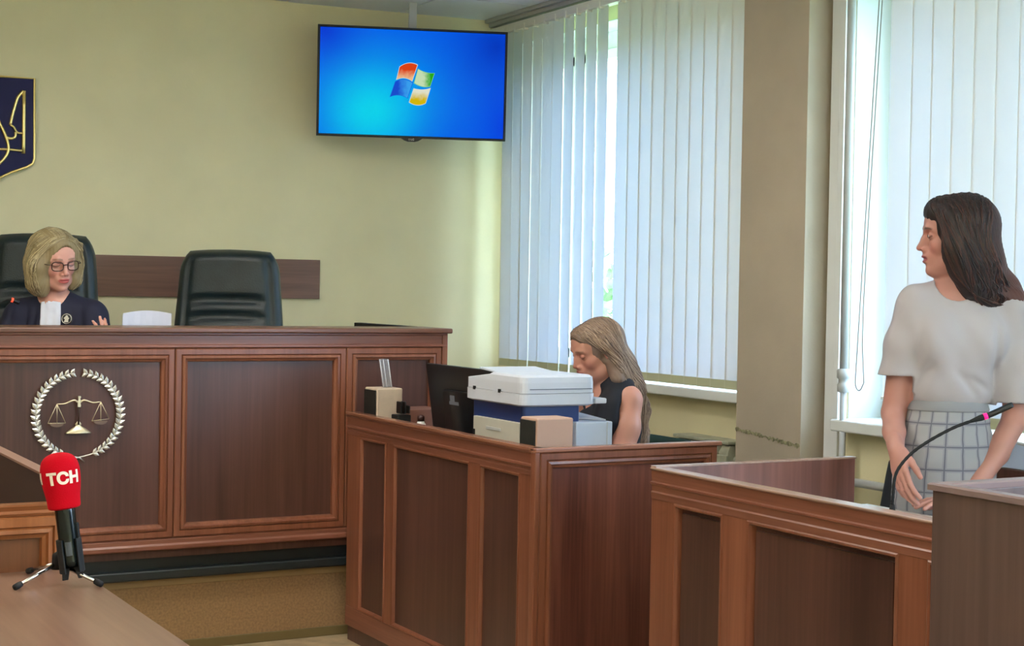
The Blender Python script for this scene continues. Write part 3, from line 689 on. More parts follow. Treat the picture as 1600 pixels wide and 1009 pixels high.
bxt = obj('storage_box', (lambda bm: (box(bm, 2.57, 2.72, 5.44, 5.60, DZ, .899), bm)[1])(B()), mat('storage_box_brown', (128, 86, 72), .5), None, False, .003); tag(bxt, 'plain reddish brown box behind the monitor on the desk', 'box')
# monitor seen from behind
t = thing('computer_monitor', (2.68, 5.12, DZ), 'black computer monitor seen from behind, beside the printer', 'monitor')
y0, y1 = 4.865, 5.412
def mpt(y, z): return 2.625+(z-.80)*0-(z-1.08)*.11
bm = B(); loft(bm, [[(mpt(0, z)+dx, y, z) for dx, y in ((0, y0), (0, y1-(1.08-z)*.06), (.02, y1-(1.08-z)*.06), (.02, y0))] for z in (.79, 1.08)]); obj('rear_shell', bm, M_black, t, True, .004)
bm = B(); loft(bm, [[(mpt(0, z)+dx, y, z) for dx, y in ((.02, y0+.002), (.02, y1-.01), (.028, y1-.01), (.028, y0+.002))] for z in (.795, 1.076)]); obj('screen', bm, mat('dark_screen', (30, 40, 60), .1), t, True, .001)
bm = B(); loft(bm, [[(mpt(0, z)+dx, y, z) for dx, y in ((-.022, 5.0), (-.022, 5.24), (.002, 5.27), (.002, 4.97))] for z in (.83, .99)]); obj('rear_bulge', bm, M_black, t, True, .008)
bxo('stand_neck', (2.650, 2.68, 5.07, 5.15, DZ+.01, .90), M_black, t, True, .004)
bxo('stand_foot', (2.58, 2.76, 4.98, 5.24, DZ, DZ+.014), M_black, t, True, .005)
M_stick = mat('sticker_silver', (120, 124, 134), .5)
bm = B(); zc = .958
for a, b, c, d_ in ((5.145, 5.18, zc-.014, zc+.014), (5.115, 5.19, zc-.020, zc-.008)):
    loft(bm, [[(mpt(0, z)-.0235+dx, y, z) for dx, y in ((0, a), (0, b), (.002, b), (.002, a))] for z in (c, d_)])
obj('label_sticker', bm, M_stick, t, True)
# multifunction printer
t = thing('multifunction_printer', (2.65, 4.65, DZ), 'white and dark blue multifunction printer with a feeder tray on the clerk\'s desk', 'printer')
M_pw = mat('printer_white', (206, 211, 222), .42); M_pb = mat('printer_blue', (28, 52, 108), .35); M_pg = mat('printer_pale_blue', (196, 208, 226), .4)
X0p, X1p, Y0p, Y1p = 2.506, 2.794, 4.445, 4.855
def rrect(x0, x1, y0, y1, r, z, n=5):
    out = []
    for cx, cy, a0 in ((x1-r, y1-r, 0), (x0+r, y1-r, 90), (x0+r, y0+r, 180), (x1-r, y0+r, 270)):
        for k in range(n+1): a = rad(a0+90*k/n); out.append((cx+r*math.cos(a), cy+r*math.sin(a), z))
    return out
bm = B(); loft(bm, [rrect(X0p+.012, X1p-.012, Y0p+.012, Y1p-.012, .03, .984), rrect(X0p, X1p, Y0p, Y1p, .03, .990), rrect(X0p, X1p, Y0p, Y1p, .03, 1.026)]); obj('scanner_base', bm, M_pw, t, True, .0)
bm = B(); loft(bm, [rrect(X0p+.002, X1p-.002, Y0p+.002, Y1p-.002, .03, 1.0275), rrect(X0p+.002, X1p-.002, Y0p+.002, Y1p-.002, .03, 1.062), rrect(X0p+.004, X1p-.004, Y0p+.004, 4.70, .03, 1.080), rrect(X0p+.012, X1p-.012, Y0p+.012, 4.69, .03, 1.087)]); obj('feeder_lid', bm, M_pw, t, True)
bm = B(); tray = [[(X0p+.03+dx, y, z) for dx, y, z in ((0, y_, z_), (.22, y_, z_), (.22, y_, z_+.006), (0, y_, z_+.006))] for y_, z_ in ((4.62, 1.078), (4.72, 1.086), (4.80, 1.092))]; loft(bm, tray); obj('input_tray', bm, M_pw, t, True, .001)
for y in (4.78, 4.60): bxo('hinge_notch', (X0p-.0015, X0p+.01, y-.008, y+.008, 1.022, 1.034), M_blackm, t, True, 0)
bxo('lid_groove', (X0p+.03, X1p-.02, Y0p-.001, Y0p+.006, 1.040, 1.0425), mat('groove_grey', (96, 104, 122), .6), t, True, 0)
bm = B(); loft(bm, [rrect(X0p+.022, X1p-.045, Y0p+.03, Y1p-.02, .015, z) for z in (DZ+.002, .986)]); obj('body', bm, M_pb, t, True)
bxo('rear_access_panel', (X0p+.008, X0p+.03, 4.475, 4.80, DZ+.02, .930), mat('printer_cream', (196, 192, 178), .5), t, True, .003)
bxo('panel_latch', (X0p+.004, X0p+.010, 4.60, 4.70, .892, .902), M_grey, t, True, .001)
bxo('panel_slot', (X0p+.004, X0p+.010, 4.785, 4.795, .86, .885), M_blackm, t, True, 0)
bxo('control_panel', (X1p-.004, X1p+.042, Y0p+.004, 4.78, .990, 1.008), M_pw, t, True, .004)
bxo('paper_cassette', (2.712, 2.855, 4.44, 4.74, DZ+.004, .930), M_pg, t, True, .004)
bxo('cassette_seam', (2.832, 2.834, 4.4385, 4.445, DZ+.01, .928), M_grey, t, True, 0)
bm = B(); loft(bm, [[(x, y, z) for x, y, z in ((2.716, 4.62, .932), (2.84, 4.46, .932), (2.84, 4.46, .936), (2.716, 4.62, .938))], [(x, y, z) for x, y, z in ((2.716, 4.70, .952), (2.84, 4.66, .944), (2.84, 4.66, .948), (2.716, 4.70, .958))]]); obj('output_flap', bm, M_pw, t, True)
# clerk's office chair
t = thing('office_chair', (3.42, 5.07, -.0), 'dark green low office chair behind the typing woman', 'chair', rotz=rad(-90))
M_fab = mat('green_fabric', (20, 52, 46), .85, bump=.3, bscale=300)
bm = B(); rr = []
for j in range(13):
    v = j/12; z = .50+.300*v; w = .21*(1-.28*max(0, (v-.6)/.4)**2)*(1-.1*(1-v)); th = .028*math.sqrt(max(.02, 1-(2*v-1)**6))
    rr.append([(w*math.copysign(abs(math.cos(b))**.6, math.cos(b)), .05+.05*v+th*math.sin(b)-.0*abs(math.cos(b)), z) for b in [2*PI*k/28 for k in range(28)]])
loft(bm, rr); obj('backrest', bm, M_fab, t, smooth=True)
bm = B(); rr = []
for j in range(7):
    a = -PI/2+PI*j/6; rr.append([(.23*(.9+.1*math.cos(a))*math.copysign(abs(math.cos(b))**.6, math.cos(b)), -.25+.22*(.9+.1*math.cos(a))*math.copysign(abs(math.sin(b))**.6, math.sin(b)), .44+.035*math.sin(a)) for b in [2*PI*k/28 for k in range(28)]])
loft(bm, rr); obj('seat', bm, M_fab, t, smooth=True)
bm = B(); tube(bm, [(0, -.2, .41), (0, .04, .42), (0, .09, .55)], .016, 8); obj('back_bracket', bm, M_black, t, smooth=True)
bm = B(); tube(bm, [(0, -.22, .08), (0, -.22, .41)], .024, 12); obj('gas_lift', bm, M_black, t, smooth=True)
for k in range(5):
    a = 2*PI*k/5; ex, ey = .27*math.cos(a), -.22+.27*math.sin(a)
    bm = B(); tube(bm, [(0, -.22, .10), (ex, ey, .07)], [.022, .012], 8); lg = obj('base_arm', bm, M_black, t, smooth=True)
    bm = B(); lathe(bm, [(.01, -.012), (.024, -.012), (.026, 0), (.024, .012), (.01, .012)], 12, (ex, ey, .026), mtx=Matrix.Rotation(PI/2, 4, 'X')); obj('caster', bm, M_black, lg, smooth=True)

# ------------------------------------------------------------------ chair, folder and table behind the standing woman
t = thing('visitor_chair', (3.76, 3.86, 0), 'dark chair behind the standing woman, its back showing past her skirt', 'chair', rotz=rad(-62))
M_navy = mat('navy_upholstery', (22, 28, 38), .7)
bm = B(); rr = []
for j in range(13):
    v = j/12; z = .42+.455*v; w = .235*(1-.22*v-.2*max(0, (v-.8)/.2)**2); th = .03*math.sqrt(max(.02, 1-(2*v-1)**6))
    rr.append([(w*math.copysign(abs(math.cos(b))**.5, math.cos(b)), .02+.07*v+th*math.sin(b), z) for b in [2*PI*k/28 for k in range(28)]])
loft(bm, rr); obj('backrest', bm, M_navy, t, smooth=True)
bm = B(); box(bm, -.22, .22, -.42, .02, .42, .475); obj('seat', bm, M_navy, t, bevel=.015, seg=3)
for sx in (-1, 1):
    for y, ty in ((-.38, -.40), (.02, .06)):
        bm = B(); tube(bm, [(sx*.2, y, .43), (sx*.215, ty, 0)], .011, 8); obj('leg', bm, M_black, t, smooth=True)
bm = B(); box(bm, 3.66, 3.92, 3.10, 3.50, 0, .845); sb = obj('side_cabinet', bm, M_panel, None, False, .003); tag(sb, 'low reddish brown wooden cabinet under the windowsill, right of the woman', 'cabinet')
fo = obj('folder', (lambda bm: (box(bm, 3.665, 3.69, 3.385, 3.495, .847, .925), bm)[1])(B()), mat('pale_blue_plastic', (196, 214, 240), .3), None, False, .002); tag(fo, 'pale blue plastic folder standing behind the woman\'s skirt', 'folder')
bm = B(); tube(bm, [(3.64, 3.40, .93), (3.70, 3.30, .912), (3.80, 3.16, .895), (3.90, 3.0, .885), (3.97, 2.9, .893)], .005, 8); wc = obj('white_cable', bm, M_white, None, smooth=True); tag(wc, 'thin white cable curving below the windowsill at the right edge', 'cable')
cp = thing('sill_box', (4.03, 4.36, .896), 'small white plastic box on the windowsill beside the woman\'s arm', 'box')
bxo('box_body', (4.0, 4.06, 4.33, 4.39, .896, .985), M_white, cp, True, .004); bxo('box_lid', (3.996, 4.064, 4.326, 4.394, .985, .998), M_white, cp, True, .003)

# ------------------------------------------------------------------ red broadcast microphone on a small tripod
A0 = Vector((.768, 3.222, .790)); A1 = Vector((.745, 3.236, .985)); ax = (A1-A0).normalized()
mt = thing('broadcast_microphone', (.755, 3.25, DZ), 'red foam broadcast microphone clipped on a small desk tripod', 'microphone')
front = Vector((-.755, -3.25, .4)); front = (front-ax*front.dot(ax)).normalized(); side = ax.cross(front).normalized()
if side.dot(Rv) < 0: side = -side
Mx = Matrix((side, -front, ax)).transposed().to_4x4(); fc = A0+ax*.118
Mx.translation = fc
M_red = mat('red_foam', (196, 4, 26), .9, spec=.15, bump=.35, bscale=500)
prof = [(.020, -.002), (.029, .0), (.0325, .004), (.0335, .02), (.0375, .045), (.0395, .068), (.0385, .085), (.034, .099), (.025, .108), (.012, .113), (0, .114)]
pr_ = spline(prof, 40); bm = B(); lathe(bm, [(max(p[0], 0), p[1]) for p in pr_], 40, mtx=Mx); foam = obj('foam_windshield', bm, M_red, mt, True, smooth=True)
def rad_at(z):
    for a, b in zip(pr_[:-1], pr_[1:]):
        if a[1] <= z <= b[1] and b[1] > a[1]: return a[0]+(b[0]-a[0])*(z-a[1])/(b[1]-a[1])
    return .038
def wrap(s, a0, zc, size):
    me = text_mesh(s, size, .0, .0015)
    bm = bmesh.new(); bm.from_mesh(me); bmesh.ops.subdivide_edges(bm, edges=bm.edges[:], cuts=2); bmesh.ops.triangulate(bm, faces=bm.faces[:])
    for v in bm.verts:
        x, z = v.co.x*1.1, v.co.y*1.05+zc; r = rad_at(z)+.0009; a = x/.039+a0
        v.co = Mx @ Vector((math.sin(a)*r, -math.cos(a)*r, z))
    return obj('logo_lettering', bm, mat('logo_white', (238, 222, 205), .8), foam, True)
wrap('\u0422\u0421\u041d', rad(8), .062, .030); wrap('\u0422\u0421\u041d', rad(-112), .064, .027)
bm = B(); N_ = 12; tube(bm, [A0+ax*(.118*i/N_) for i in range(N_+1)]+[A0+ax*.13], [.0195+.0010*i/N_ for i in range(N_+1)]+[.0195], 20); obj('handle', bm, mat('glossy_black', (12, 22, 22), .12), mt, True, smooth=True)
bm = B(); Mc = Mx.copy(); Mc.translation = A0
def cyl_patch(bm, a0, a1, z0, z1, r0, r1):
    n = 10; rows = []
    for z in (z0, z1):
        rows.append([[Mc @ Vector((math.sin(a)*r, -math.cos(a)*r, z)) for a in [a0+(a1-a0)*i/n for i in range(n+1)]] for r in (r0, r1)])
    loft(bm, [rows[0][0]+rows[0][1][::-1], rows[1][0]+rows[1][1][::-1]])
cyl_patch(bm, rad(35), rad(325), -.014, .055, .0205, .0255); obj('clip', bm, M_blackm, mt, True, .001)
bm = B(); cyl_patch(bm, rad(60), rad(115), .03, .085, .0185, .024); obj('switch_ridge', bm, M_black, mt, True, .001)
bm = B(); cyl_patch(bm, rad(-22), rad(12), .022, .050, .0185, .0215); obj('clip_tab', bm, mat('grey_tab', (70, 76, 82), .5), mt, True)
for sx in (-1, 1):
    bm = B(); p = A0-ax*.004+side*.012*sx-front*0.0; loft(bm, [[p+side*a+front*b for a, b in ((-.008, -.006), (.008, -.006), (.008, .006), (-.008, .006))], [p-ax*.024+side*(.004*sx+a*.75)+front*b for a, b in ((-.008, -.005), (.008, -.005), (.008, .005), (-.008, .005))]]); obj('clip_fork', bm, M_blackm, mt, True, .001)
hub = Vector((.748, 3.262, .789))
bm = B(); tube(bm, [hub+Vector((0, 0, -.012)), hub+Vector((0, 0, .014)), A0+Vector((-.006, .012, .03))], [.012, .011, .008], 12); obj('tripod_hub', bm, M_blackm, mt, True, smooth=True)
for f in ((.657, 3.212), (.814, 3.178), (.716, 3.375)):
    p = Vector((f[0], f[1], .757)); d_ = (p-hub).normalized()
    bm = B(); tube(bm, [hub, p], [.0042, .0035], 10); lg = obj('leg', bm, M_chrome, mt, True, smooth=True)
    bm = B(); tube(bm, [p-d_*.012, p-d_*.004, p+d_*.006], [.0058, .0068, .0062], 10); obj('rubber_foot', bm, M_blackm, lg, True, smooth=True)

# ------------------------------------------------------------------ gooseneck microphones
def goose(pts, base, label, ringc, r=.0042, ca=.8):
    t = thing('gooseneck_microphone', base, label, 'microphone', group='desk gooseneck microphones')
    bm = B(); lathe(bm, [(.0, 0), (.020, .0), (.021, .004), (.014, .010), (.009, .024), (.006, .040)], 18, base); obj('base', bm, M_blackm, t, True, smooth=True)
    P = spline([(base[0], base[1], base[2]+.03)]+pts, 60); k = int(60*ca)
    bm = B(); tube(bm, [tuple(p) for p in P[:k+2]], [r+.0006*(i % 2) for i in range(k+2)], 9); obj('gooseneck', bm, M_blackm, t, True, smooth=True)
    bm = B(); tube(bm, [tuple(p) for p in P[k-6:k+1]], [r+.0045*min(1, i/4) for i in range(7)], 10); obj('collar', bm, M_blackm, t, True, smooth=True)
    bm = B(); tube(bm, [tuple(p) for p in P[k:k+3]], .0090, 12); obj('light_ring', bm, ringc, t, True, smooth=True)
    bm = B(); tube(bm, [tuple(p) for p in P[k+2:]], [.0084]*(60-k-3)+[.0074], 12); obj('capsule', bm, M_black, t, True, smooth=True)
M_pink = mat('pink_ring', (255, 20, 130), .4, Emission_Strength=.35); M_pink.node_tree.nodes['Principled BSDF'].inputs['Emission Color'].default_value = lin((255, 20, 130))
M_ora = mat('orange_ring', (240, 90, 60), .4, Emission_Strength=.3); M_ora.node_tree.nodes['Principled BSDF'].inputs['Emission Color'].default_value = lin((255, 70, 40))
goose([(3.032, 3.275, .813), (3.042, 3.276, .876), (3.073, 3.26, .926), (3.119, 3.236, .966), (3.181, 3.202, 1.006), (3.236, 3.173, 1.03), (3.271, 3.153, 1.045), (3.324, 3.125, 1.073)], (3.034, 3.279, .75), 'black gooseneck microphone with a pink ring on the witness desk', M_pink, ca=.80)
goose([(1.03, 6.20, 1.15), (1.08, 6.20, 1.22), (1.14, 6.195, 1.265), (1.194, 6.19, 1.284), (1.226, 6.18, 1.295), (1.262, 6.18, 1.283)], (1.02, 6.2, 1.078), 'thin gooseneck microphone with an orange ring in front of the judge', M_ora, r=.002, ca=.86)
# papers in front of the judge
t = thing('paper_sheets', (1.70, 5.96, 1.078), 'white sheets of paper held up above the bench by the judge', 'paper')
for k in range(2):
    bm = B(); rows = []
    for i in range(9):
        u = i/8; x = 1.608+.175*u; zt = 1.250+.012*math.sin(u*3)-.006*k; y = 5.975-.05*u+.012*math.sin(u*PI)+.006*k
        rows.append([(x, y+.02, 1.08), (x, y+.0206, 1.08), (x, y+.0006, zt), (x, y, zt)])
    loft(bm, rows); obj('sheet', bm, mat('paper_white', (214, 218, 236), .8), t, True)
# ------------------------------------------------------------------ sculpting with distance fields
def smin(a, b, k):
    if k <= 0: return np.minimum(a, b)
    h = np.clip(.5+.5*(b-a)/k, 0, 1); return b*(1-h)+a*h-k*h*(1-h)
def smax(a, b, k): return -smin(-a, -b, k)
class Field:
    """ordered list of rounded solids; each one blends with (or is cut from) what came before"""
    def __init__(s): s.ops = []
    def ell(s, c, r, k=.02, rot=None, cut=False):
        c = np.array(c, float); r = np.array(r, float) if hasattr(r, '__len__') else np.array([r]*3, float); A = np.array(rot) if rot is not None else np.eye(3)
        def f(P):
            q = (P-c) @ A; k0 = np.linalg.norm(q/r, axis=1); k1 = np.linalg.norm(q/(r*r), axis=1)+1e-9; return k0*(k0-1)/k1
        m = r.max()+k*1.5+.02; s.ops.append((f, k, cut, c-m, c+m)); return s
    def cap(s, pts, rs, k=.02, cut=False, flat=None):
        """chain of tapered capsules; flat=(axis vector, factor) squeezes along an axis"""
        pts = [np.array(p, float) for p in pts]
        if not hasattr(rs, '__len__'): rs = [rs]*len(pts)
        for a, b, ra, rb in zip(pts[:-1], pts[1:], rs[:-1], rs[1:]):
            def f(P, a=a, b=b, ra=ra, rb=rb):
                ab = b-a; q = P-a; t = np.clip(q@ab/(ab@ab+1e-12), 0, 1); dv = q-t[:, None]*ab
                if flat is not None:
                    n = np.array(flat[0], float); n /= np.linalg.norm(n); dv = dv+np.outer(dv@n, n)*(1/flat[1]-1)
                return np.linalg.norm(dv, axis=1)-(ra+(rb-ra)*t)
            m = max(ra, rb)+k*1.5+.02; s.ops.append((f, k, cut, np.minimum(a, b)-m, np.maximum(a, b)+m))
        return s
    def plane(s, p, n, k=.004):
        """keep only the side the normal points away from"""
        p = np.array(p, float); n = np.array(n, float); n /= np.linalg.norm(n)
        s.ops.append((lambda P: -((P-p)@n), k, True, None, None)); return s
    def disp(s, fn): s.ops.append((fn, 0, 'd', None, None)); return s
    def sub(s, other, k=.004):
        s.ops.append((other, k, True, None, None)); return s
    def __call__(s, P):
        d = np.full(len(P), .5)
        for f, k, cut, lo, hi in s.ops:
            if cut == 'd': 
                m = np.abs(d) < .05
                if m.any(): d[m] += f(P[m])
                continue
            if lo is None: v = f(P); d = smax(d, -v, k); continue
            m = np.all((P > lo) & (P < hi), axis=1)
            if not m.any(): continue
            v = f(P[m]); d[m] = smax(d[m], -v, k) if cut else smin(d[m], v, k)
        return d
def xform(M3, t, sc=1.):
    """wrap points from a local frame (rows of M3 = axes in parent frame)"""
    M3 = np.array(M3, float); t = np.array(t, float)
    return (lambda p: t+sc*(np.array(p, float)@M3))
def nets(F, lo, hi, h):
    lo = np.array(lo, float); hi = np.array(hi, float); B4 = 4
    n = np.maximum(1, np.ceil((hi-lo)/h/B4).astype(int)); N = n*B4+1
    cs = [lo[i]+h*B4*(np.arange(n[i])+.5) for i in range(3)]
    G = np.stack(np.meshgrid(*cs, indexing='ij'), -1).reshape(-1, 3); dc = F(G).reshape(n)
    act = np.abs(dc) < h*B4*1.35
    for ax in range(3):
        a = act.copy(); sl = [slice(None)]*3; s2 = [slice(None)]*3; sl[ax] = slice(1, None); s2[ax] = slice(0, -1)
        a[tuple(sl)] |= act[tuple(s2)] & (np.abs(dc[tuple(sl)]) < h*B4*2); a[tuple(s2)] |= act[tuple(sl)] & (np.abs(dc[tuple(s2)]) < h*B4*2); act = a
    V = np.repeat(np.repeat(np.repeat(np.where(dc < 0, -1., 1.), B4, 0), B4, 1), B4, 2)
    V = np.pad(V, ((0, 1),)*3, mode='edge'); need = np.zeros(N, bool)
    am = np.repeat(np.repeat(np.repeat(act, B4, 0), B4, 1), B4, 2)
    for o in np.ndindex(2, 2, 2): need[o[0]:o[0]+am.shape[0], o[1]:o[1]+am.shape[1], o[2]:o[2]+am.shape[2]] |= am
    I = np.argwhere(need); V[need] = F(lo+I*h)
    ins = V < 0; s = [ins[a:N[0]-1+a, b:N[1]-1+b, c:N[2]-1+c] for a, b, c in np.ndindex(2, 2, 2)]
    tot = sum(x.astype(np.int8) for x in s); cell = (tot > 0) & (tot < 8); cells = np.argwhere(cell)
    idx = -np.ones(cell.shape, int); idx[cell] = np.arange(len(cells))
    acc = np.zeros((len(cells), 3)); cnt = np.zeros(len(cells))
    cor = list(np.ndindex(2, 2, 2))
    for a in cor:
        for ax in range(3):
            if a[ax]: continue
            b = list(a); b[ax] = 1; va = V[tuple((cells+a).T)]; vb = V[tuple((cells+b).T)]; m = (va < 0) != (vb < 0)
            t = np.where(m, va/np.where(m, va-vb, 1), 0); p = np.tile(np.array(a, float), (len(cells), 1)); p[:, ax] += t
            acc[m] += p[m]; cnt[m] += 1
    verts = lo+h*(cells+acc/cnt[:, None]); faces = []
    for ax in range(3):
        u, w = (ax+1) % 3, (ax+2) % 3
        sl0 = [slice(0, None)]*3; e0 = np.argwhere(np.diff(ins.astype(np.int8), axis=ax) != 0)
        ok = (e0[:, u] > 0) & (e0[:, w] > 0) & (e0[:, u] < N[u]-1) & (e0[:, w] < N[w]-1); e0 = e0[ok]
        flip = ins[tuple(e0.T)]
        def g(du, dw):
            q = e0.copy(); q[:, u] -= du; q[:, w] -= dw; return idx[tuple(q.T)]
        A = np.stack([g(1, 1), g(0, 1), g(0, 0), g(1, 0)], 1); A[~flip] = A[~flip][:, ::-1]; faces.append(A)
    F_ = np.concatenate(faces); F_ = F_[(F_ >= 0).all(1)]
    return verts, F_
def sculpt(name, F, regions, m, parent, color=None, smooth_it=1, label=None):
    """mesh the field in one or more abutting boxes (lo, hi, step) as ONE object"""
    VV, FF, off = [], [], 0
    for lo, hi, h in regions:
        v, f = nets(F, (lo[0], lo[1], lo[2]-1.3*h), (hi[0], hi[1], hi[2]+1.3*h), h)
        VV.append(v); FF.append(f+off); off += len(v)
    V = np.concatenate(VV); Q = np.concatenate(FF)
    me = D.meshes.new(name); me.vertices.add(len(V)); me.vertices.foreach_set('co', V.ravel()); me.loops.add(Q.size); me.loops.foreach_set('vertex_index', Q.ravel())
    me.polygons.add(len(Q)); me.polygons.foreach_set('loop_start', np.arange(0, Q.size, 4)); me.polygons.foreach_set('loop_total', np.full(len(Q), 4)); me.update(calc_edges=True); me.validate()
    me.polygons.foreach_set('use_smooth', [True]*len(me.polygons))
    if color is not None:
        c = color(V); at = me.color_attributes.new('tint', 'FLOAT_COLOR', 'POINT'); at.data.foreach_set('color', np.concatenate([c, np.ones((len(V), 1))], 1).astype(np.float32).ravel())
    o = D.objects.new(name, me); C.objects.link(o); me.materials.append(m); o.parent = parent
    if label: o['label'] = label
    return o
def project(F, P, off=0., it=4):
    P = np.array(P, float); e = 1e-3
    for _ in range(it):
        d = F(P)-off; g = np.stack([F(P+np.eye(3)[i]*e)-F(P-np.eye(3)[i]*e) for i in range(3)], 1)/(2*e)
        n2 = np.maximum((g*g).sum(1), .25); P = P-np.clip(d, -.03, .03)[:, None]*g/n2[:, None]
    return P
def tint_mat(name, rough=.5, sss=0, **kw):
    m = D.materials.new(name); m.use_nodes = True; nt = m.node_tree; b = nt.nodes['Principled BSDF']; a = nt.nodes.new('ShaderNodeAttribute'); a.attribute_name = 'tint'
    nt.links.new(a.outputs['Color'], b.inputs['Base Color']); b.inputs['Roughness'].default_value = rough
    if sss: b.inputs['Subsurface Weight'].default_value = sss; b.inputs['Subsurface Radius'].default_value = (.012, .005, .003); b.inputs['Subsurface Scale'].default_value = 1
    for k, v in kw.items(): b.inputs[k.replace('_', ' ')].default_value = v
    return m
def strands(name, F, paths, m, parent, r, cols, seed=1, off=.0012, label=None):
    """many thin locks laid on the surface of a hair volume, joined as one fine-grained mesh"""
    rs = random.Random(seed); V = []; Fc = []; Cc = []
    allp = project(F, np.concatenate(paths), off); k0 = 0; sm = []
    for p in paths:
        q = allp[k0:k0+len(p)].copy(); k0 += len(p)
        for _ in range(16): q[1:-1] = .5*q[1:-1]+.25*(q[:-2]+q[2:])
        sm.append(q)
    allp = project(F, np.concatenate(sm), off, 1); k0 = 0; nb = 0
    for p in paths:
        q = allp[k0:k0+len(p)]; k0 += len(p)
        for _ in range(5): q[1:-1] = .5*q[1:-1]+.25*(q[:-2]+q[2:])
    offs = np.concatenate([np.full(len(p), off*rs.uniform(.2, 1.3)) for p in paths]); d = F(allp); bad = d < offs
    P_ = allp[bad]; e = 1e-3; g = np.stack([F(P_+np.eye(3)[i]*e)-F(P_-np.eye(3)[i]*e) for i in range(3)], 1)/(2*e)
    allp[bad] = P_+np.clip(offs[bad]-d[bad], 0, .03)[:, None]*g/np.maximum((g*g).sum(1), .5)[:, None]; k0 = 0
    for p in paths:
        q = allp[k0:k0+len(p)]; k0 += len(p); n = len(q); c = cols[rs.randrange(len(cols))]; c = np.array(lin(c)[:3])*rs.uniform(.8, 1.2)
        rr = r*rs.uniform(.6, 1.3); o = rs.uniform(-.0008, .0012)
        for i, (t, u, v) in enumerate(frames([Vector(x) for x in q])):
            w = rr*min(1, .25+4*i/n, .3+3*(n-1-i)/n)
            for a in range(4): ang = PI/2*a+.4; V.append(Vector(q[i])+u*math.cos(ang)*w+v*math.sin(ang)*w); Cc.append(c)
            if i:
                b0 = nb+4*(i-1); b1 = nb+4*i
                for a in range(4): Fc.append((b0+a, b0+(a+1) % 4, b1+(a+1) % 4, b1+a))
        nb += 4*n
    me = D.meshes.new(name); me.from_pydata([tuple(v) for v in V], [], Fc); me.polygons.foreach_set('use_smooth', [True]*len(me.polygons))
    at = me.color_attributes.new('tint', 'FLOAT_COLOR', 'POINT'); at.data.foreach_set('color', np.concatenate([np.array(Cc), np.ones((len(Cc), 1))], 1).astype(np.float32).ravel())
    o = D.objects.new(name, me); C.objects.link(o); me.materials.append(m); o.parent = parent; o['kind'] = 'stuff'
    return o
def head_frame(fwd_deg, down, roll, org, sc=1.):
    f, t = rad(fwd_deg), rad(down); X = np.array([math.cos(f)*math.cos(t), math.sin(f)*math.cos(t), -math.sin(t)]); Y = np.array([-math.sin(f), math.cos(f), 0]); Z = np.cross(X, Y)
    r = rad(roll); Y2 = Y*math.cos(r)+Z*math.sin(r); Z2 = Z*math.cos(r)-Y*math.sin(r)
    A = np.stack([X, Y2, Z2])          # rows: face-forward, face-left, face-up
    return A, np.array(org, float), sc
def add_head(F, fr, mouth=0.0, nose=1.0, jaw=1.0):
    A, org, sc = fr; T = xform(A, org, sc); R_ = A.T
    e = lambda c, r, k=.02, cut=False: F.ell(T(c), np.array(r)*sc, k, R_, cut)
    cp = lambda ps, rs, k=.01, cut=False: F.cap([T(p) for p in ps], [x*sc for x in rs], k, cut)
    e((-.014, 0, .028), (.093, .071, .079), .02); e((.022, 0, -.022), (.060, .056, .080), .03); e((.050, 0, .040), (.036, .052, .038), .03)
    for s in (-1, 1):
        cp([(-.005, s*.052, -.050), (.030, s*.040, -.080), (.062, s*.012, -.098)], [.013, .013, .012], .03)
        e((.052, s*.036, -.030), (.024, .019, .020), .022)
    e((.058, 0, -.070), (.026, .030, .034), .022); e((.076*jaw, 0, -.100), (.014, .016, .012), .016)
    for s in (-1, 1): cp([(.068, s*.043, .014), (.080, s*.026, .021), (.084, s*.008, .014)], [.006, .008, .007], .014)
    for s in (-1, 1):
        e((.092, s*.031, .000), (.019, .019, .013), .012, True); e((.0705, s*.031, -.001), (.0150, .0165, .0125), .004)
    cp([(.080, 0, .016), (.092, 0, -.008), (.1035*nose, 0, -.033)], [.006, .0072, .0088], .010)
    cp([(.076, 0, .006), (.082, 0, -.020), (.088, 0, -.036)], [.008, .011, .0105], .010)
    for s in (-1, 1): e((.091, s*.0115, -.038), (.011, .0068, .0068), .006)
    e((.079, 0, -.060), (.018, .027, .022), .014)
    for s in (-1, 1):
        e((.0935, s*.006, -.0585), (.0075, .011, .0048), .004)
    e((.0905, 0, -.0705-mouth*.5), (.0085, .0185, .0058), .004)
    cp([(.093, .019, -.0650), (.0995, 0, -.0645-mouth*.25), (.093, -.019, -.0650)], [.0012+mouth*.3, .0020+mouth*.35, .0012+mouth*.3], .003, True)
    for s in (-1, 1): e((.098, s*.0055, -.0415), (.004, .0032, .0025), .003, True)
    for s in (-1, 1):
        F.ell(T((-.006, s*.073, -.010)), np.array((.016, .007, .030))*sc, .006, R_); F.ell(T((.000, s*.081, -.006)), np.array((.008, .006, .016))*sc, .004, R_, True)
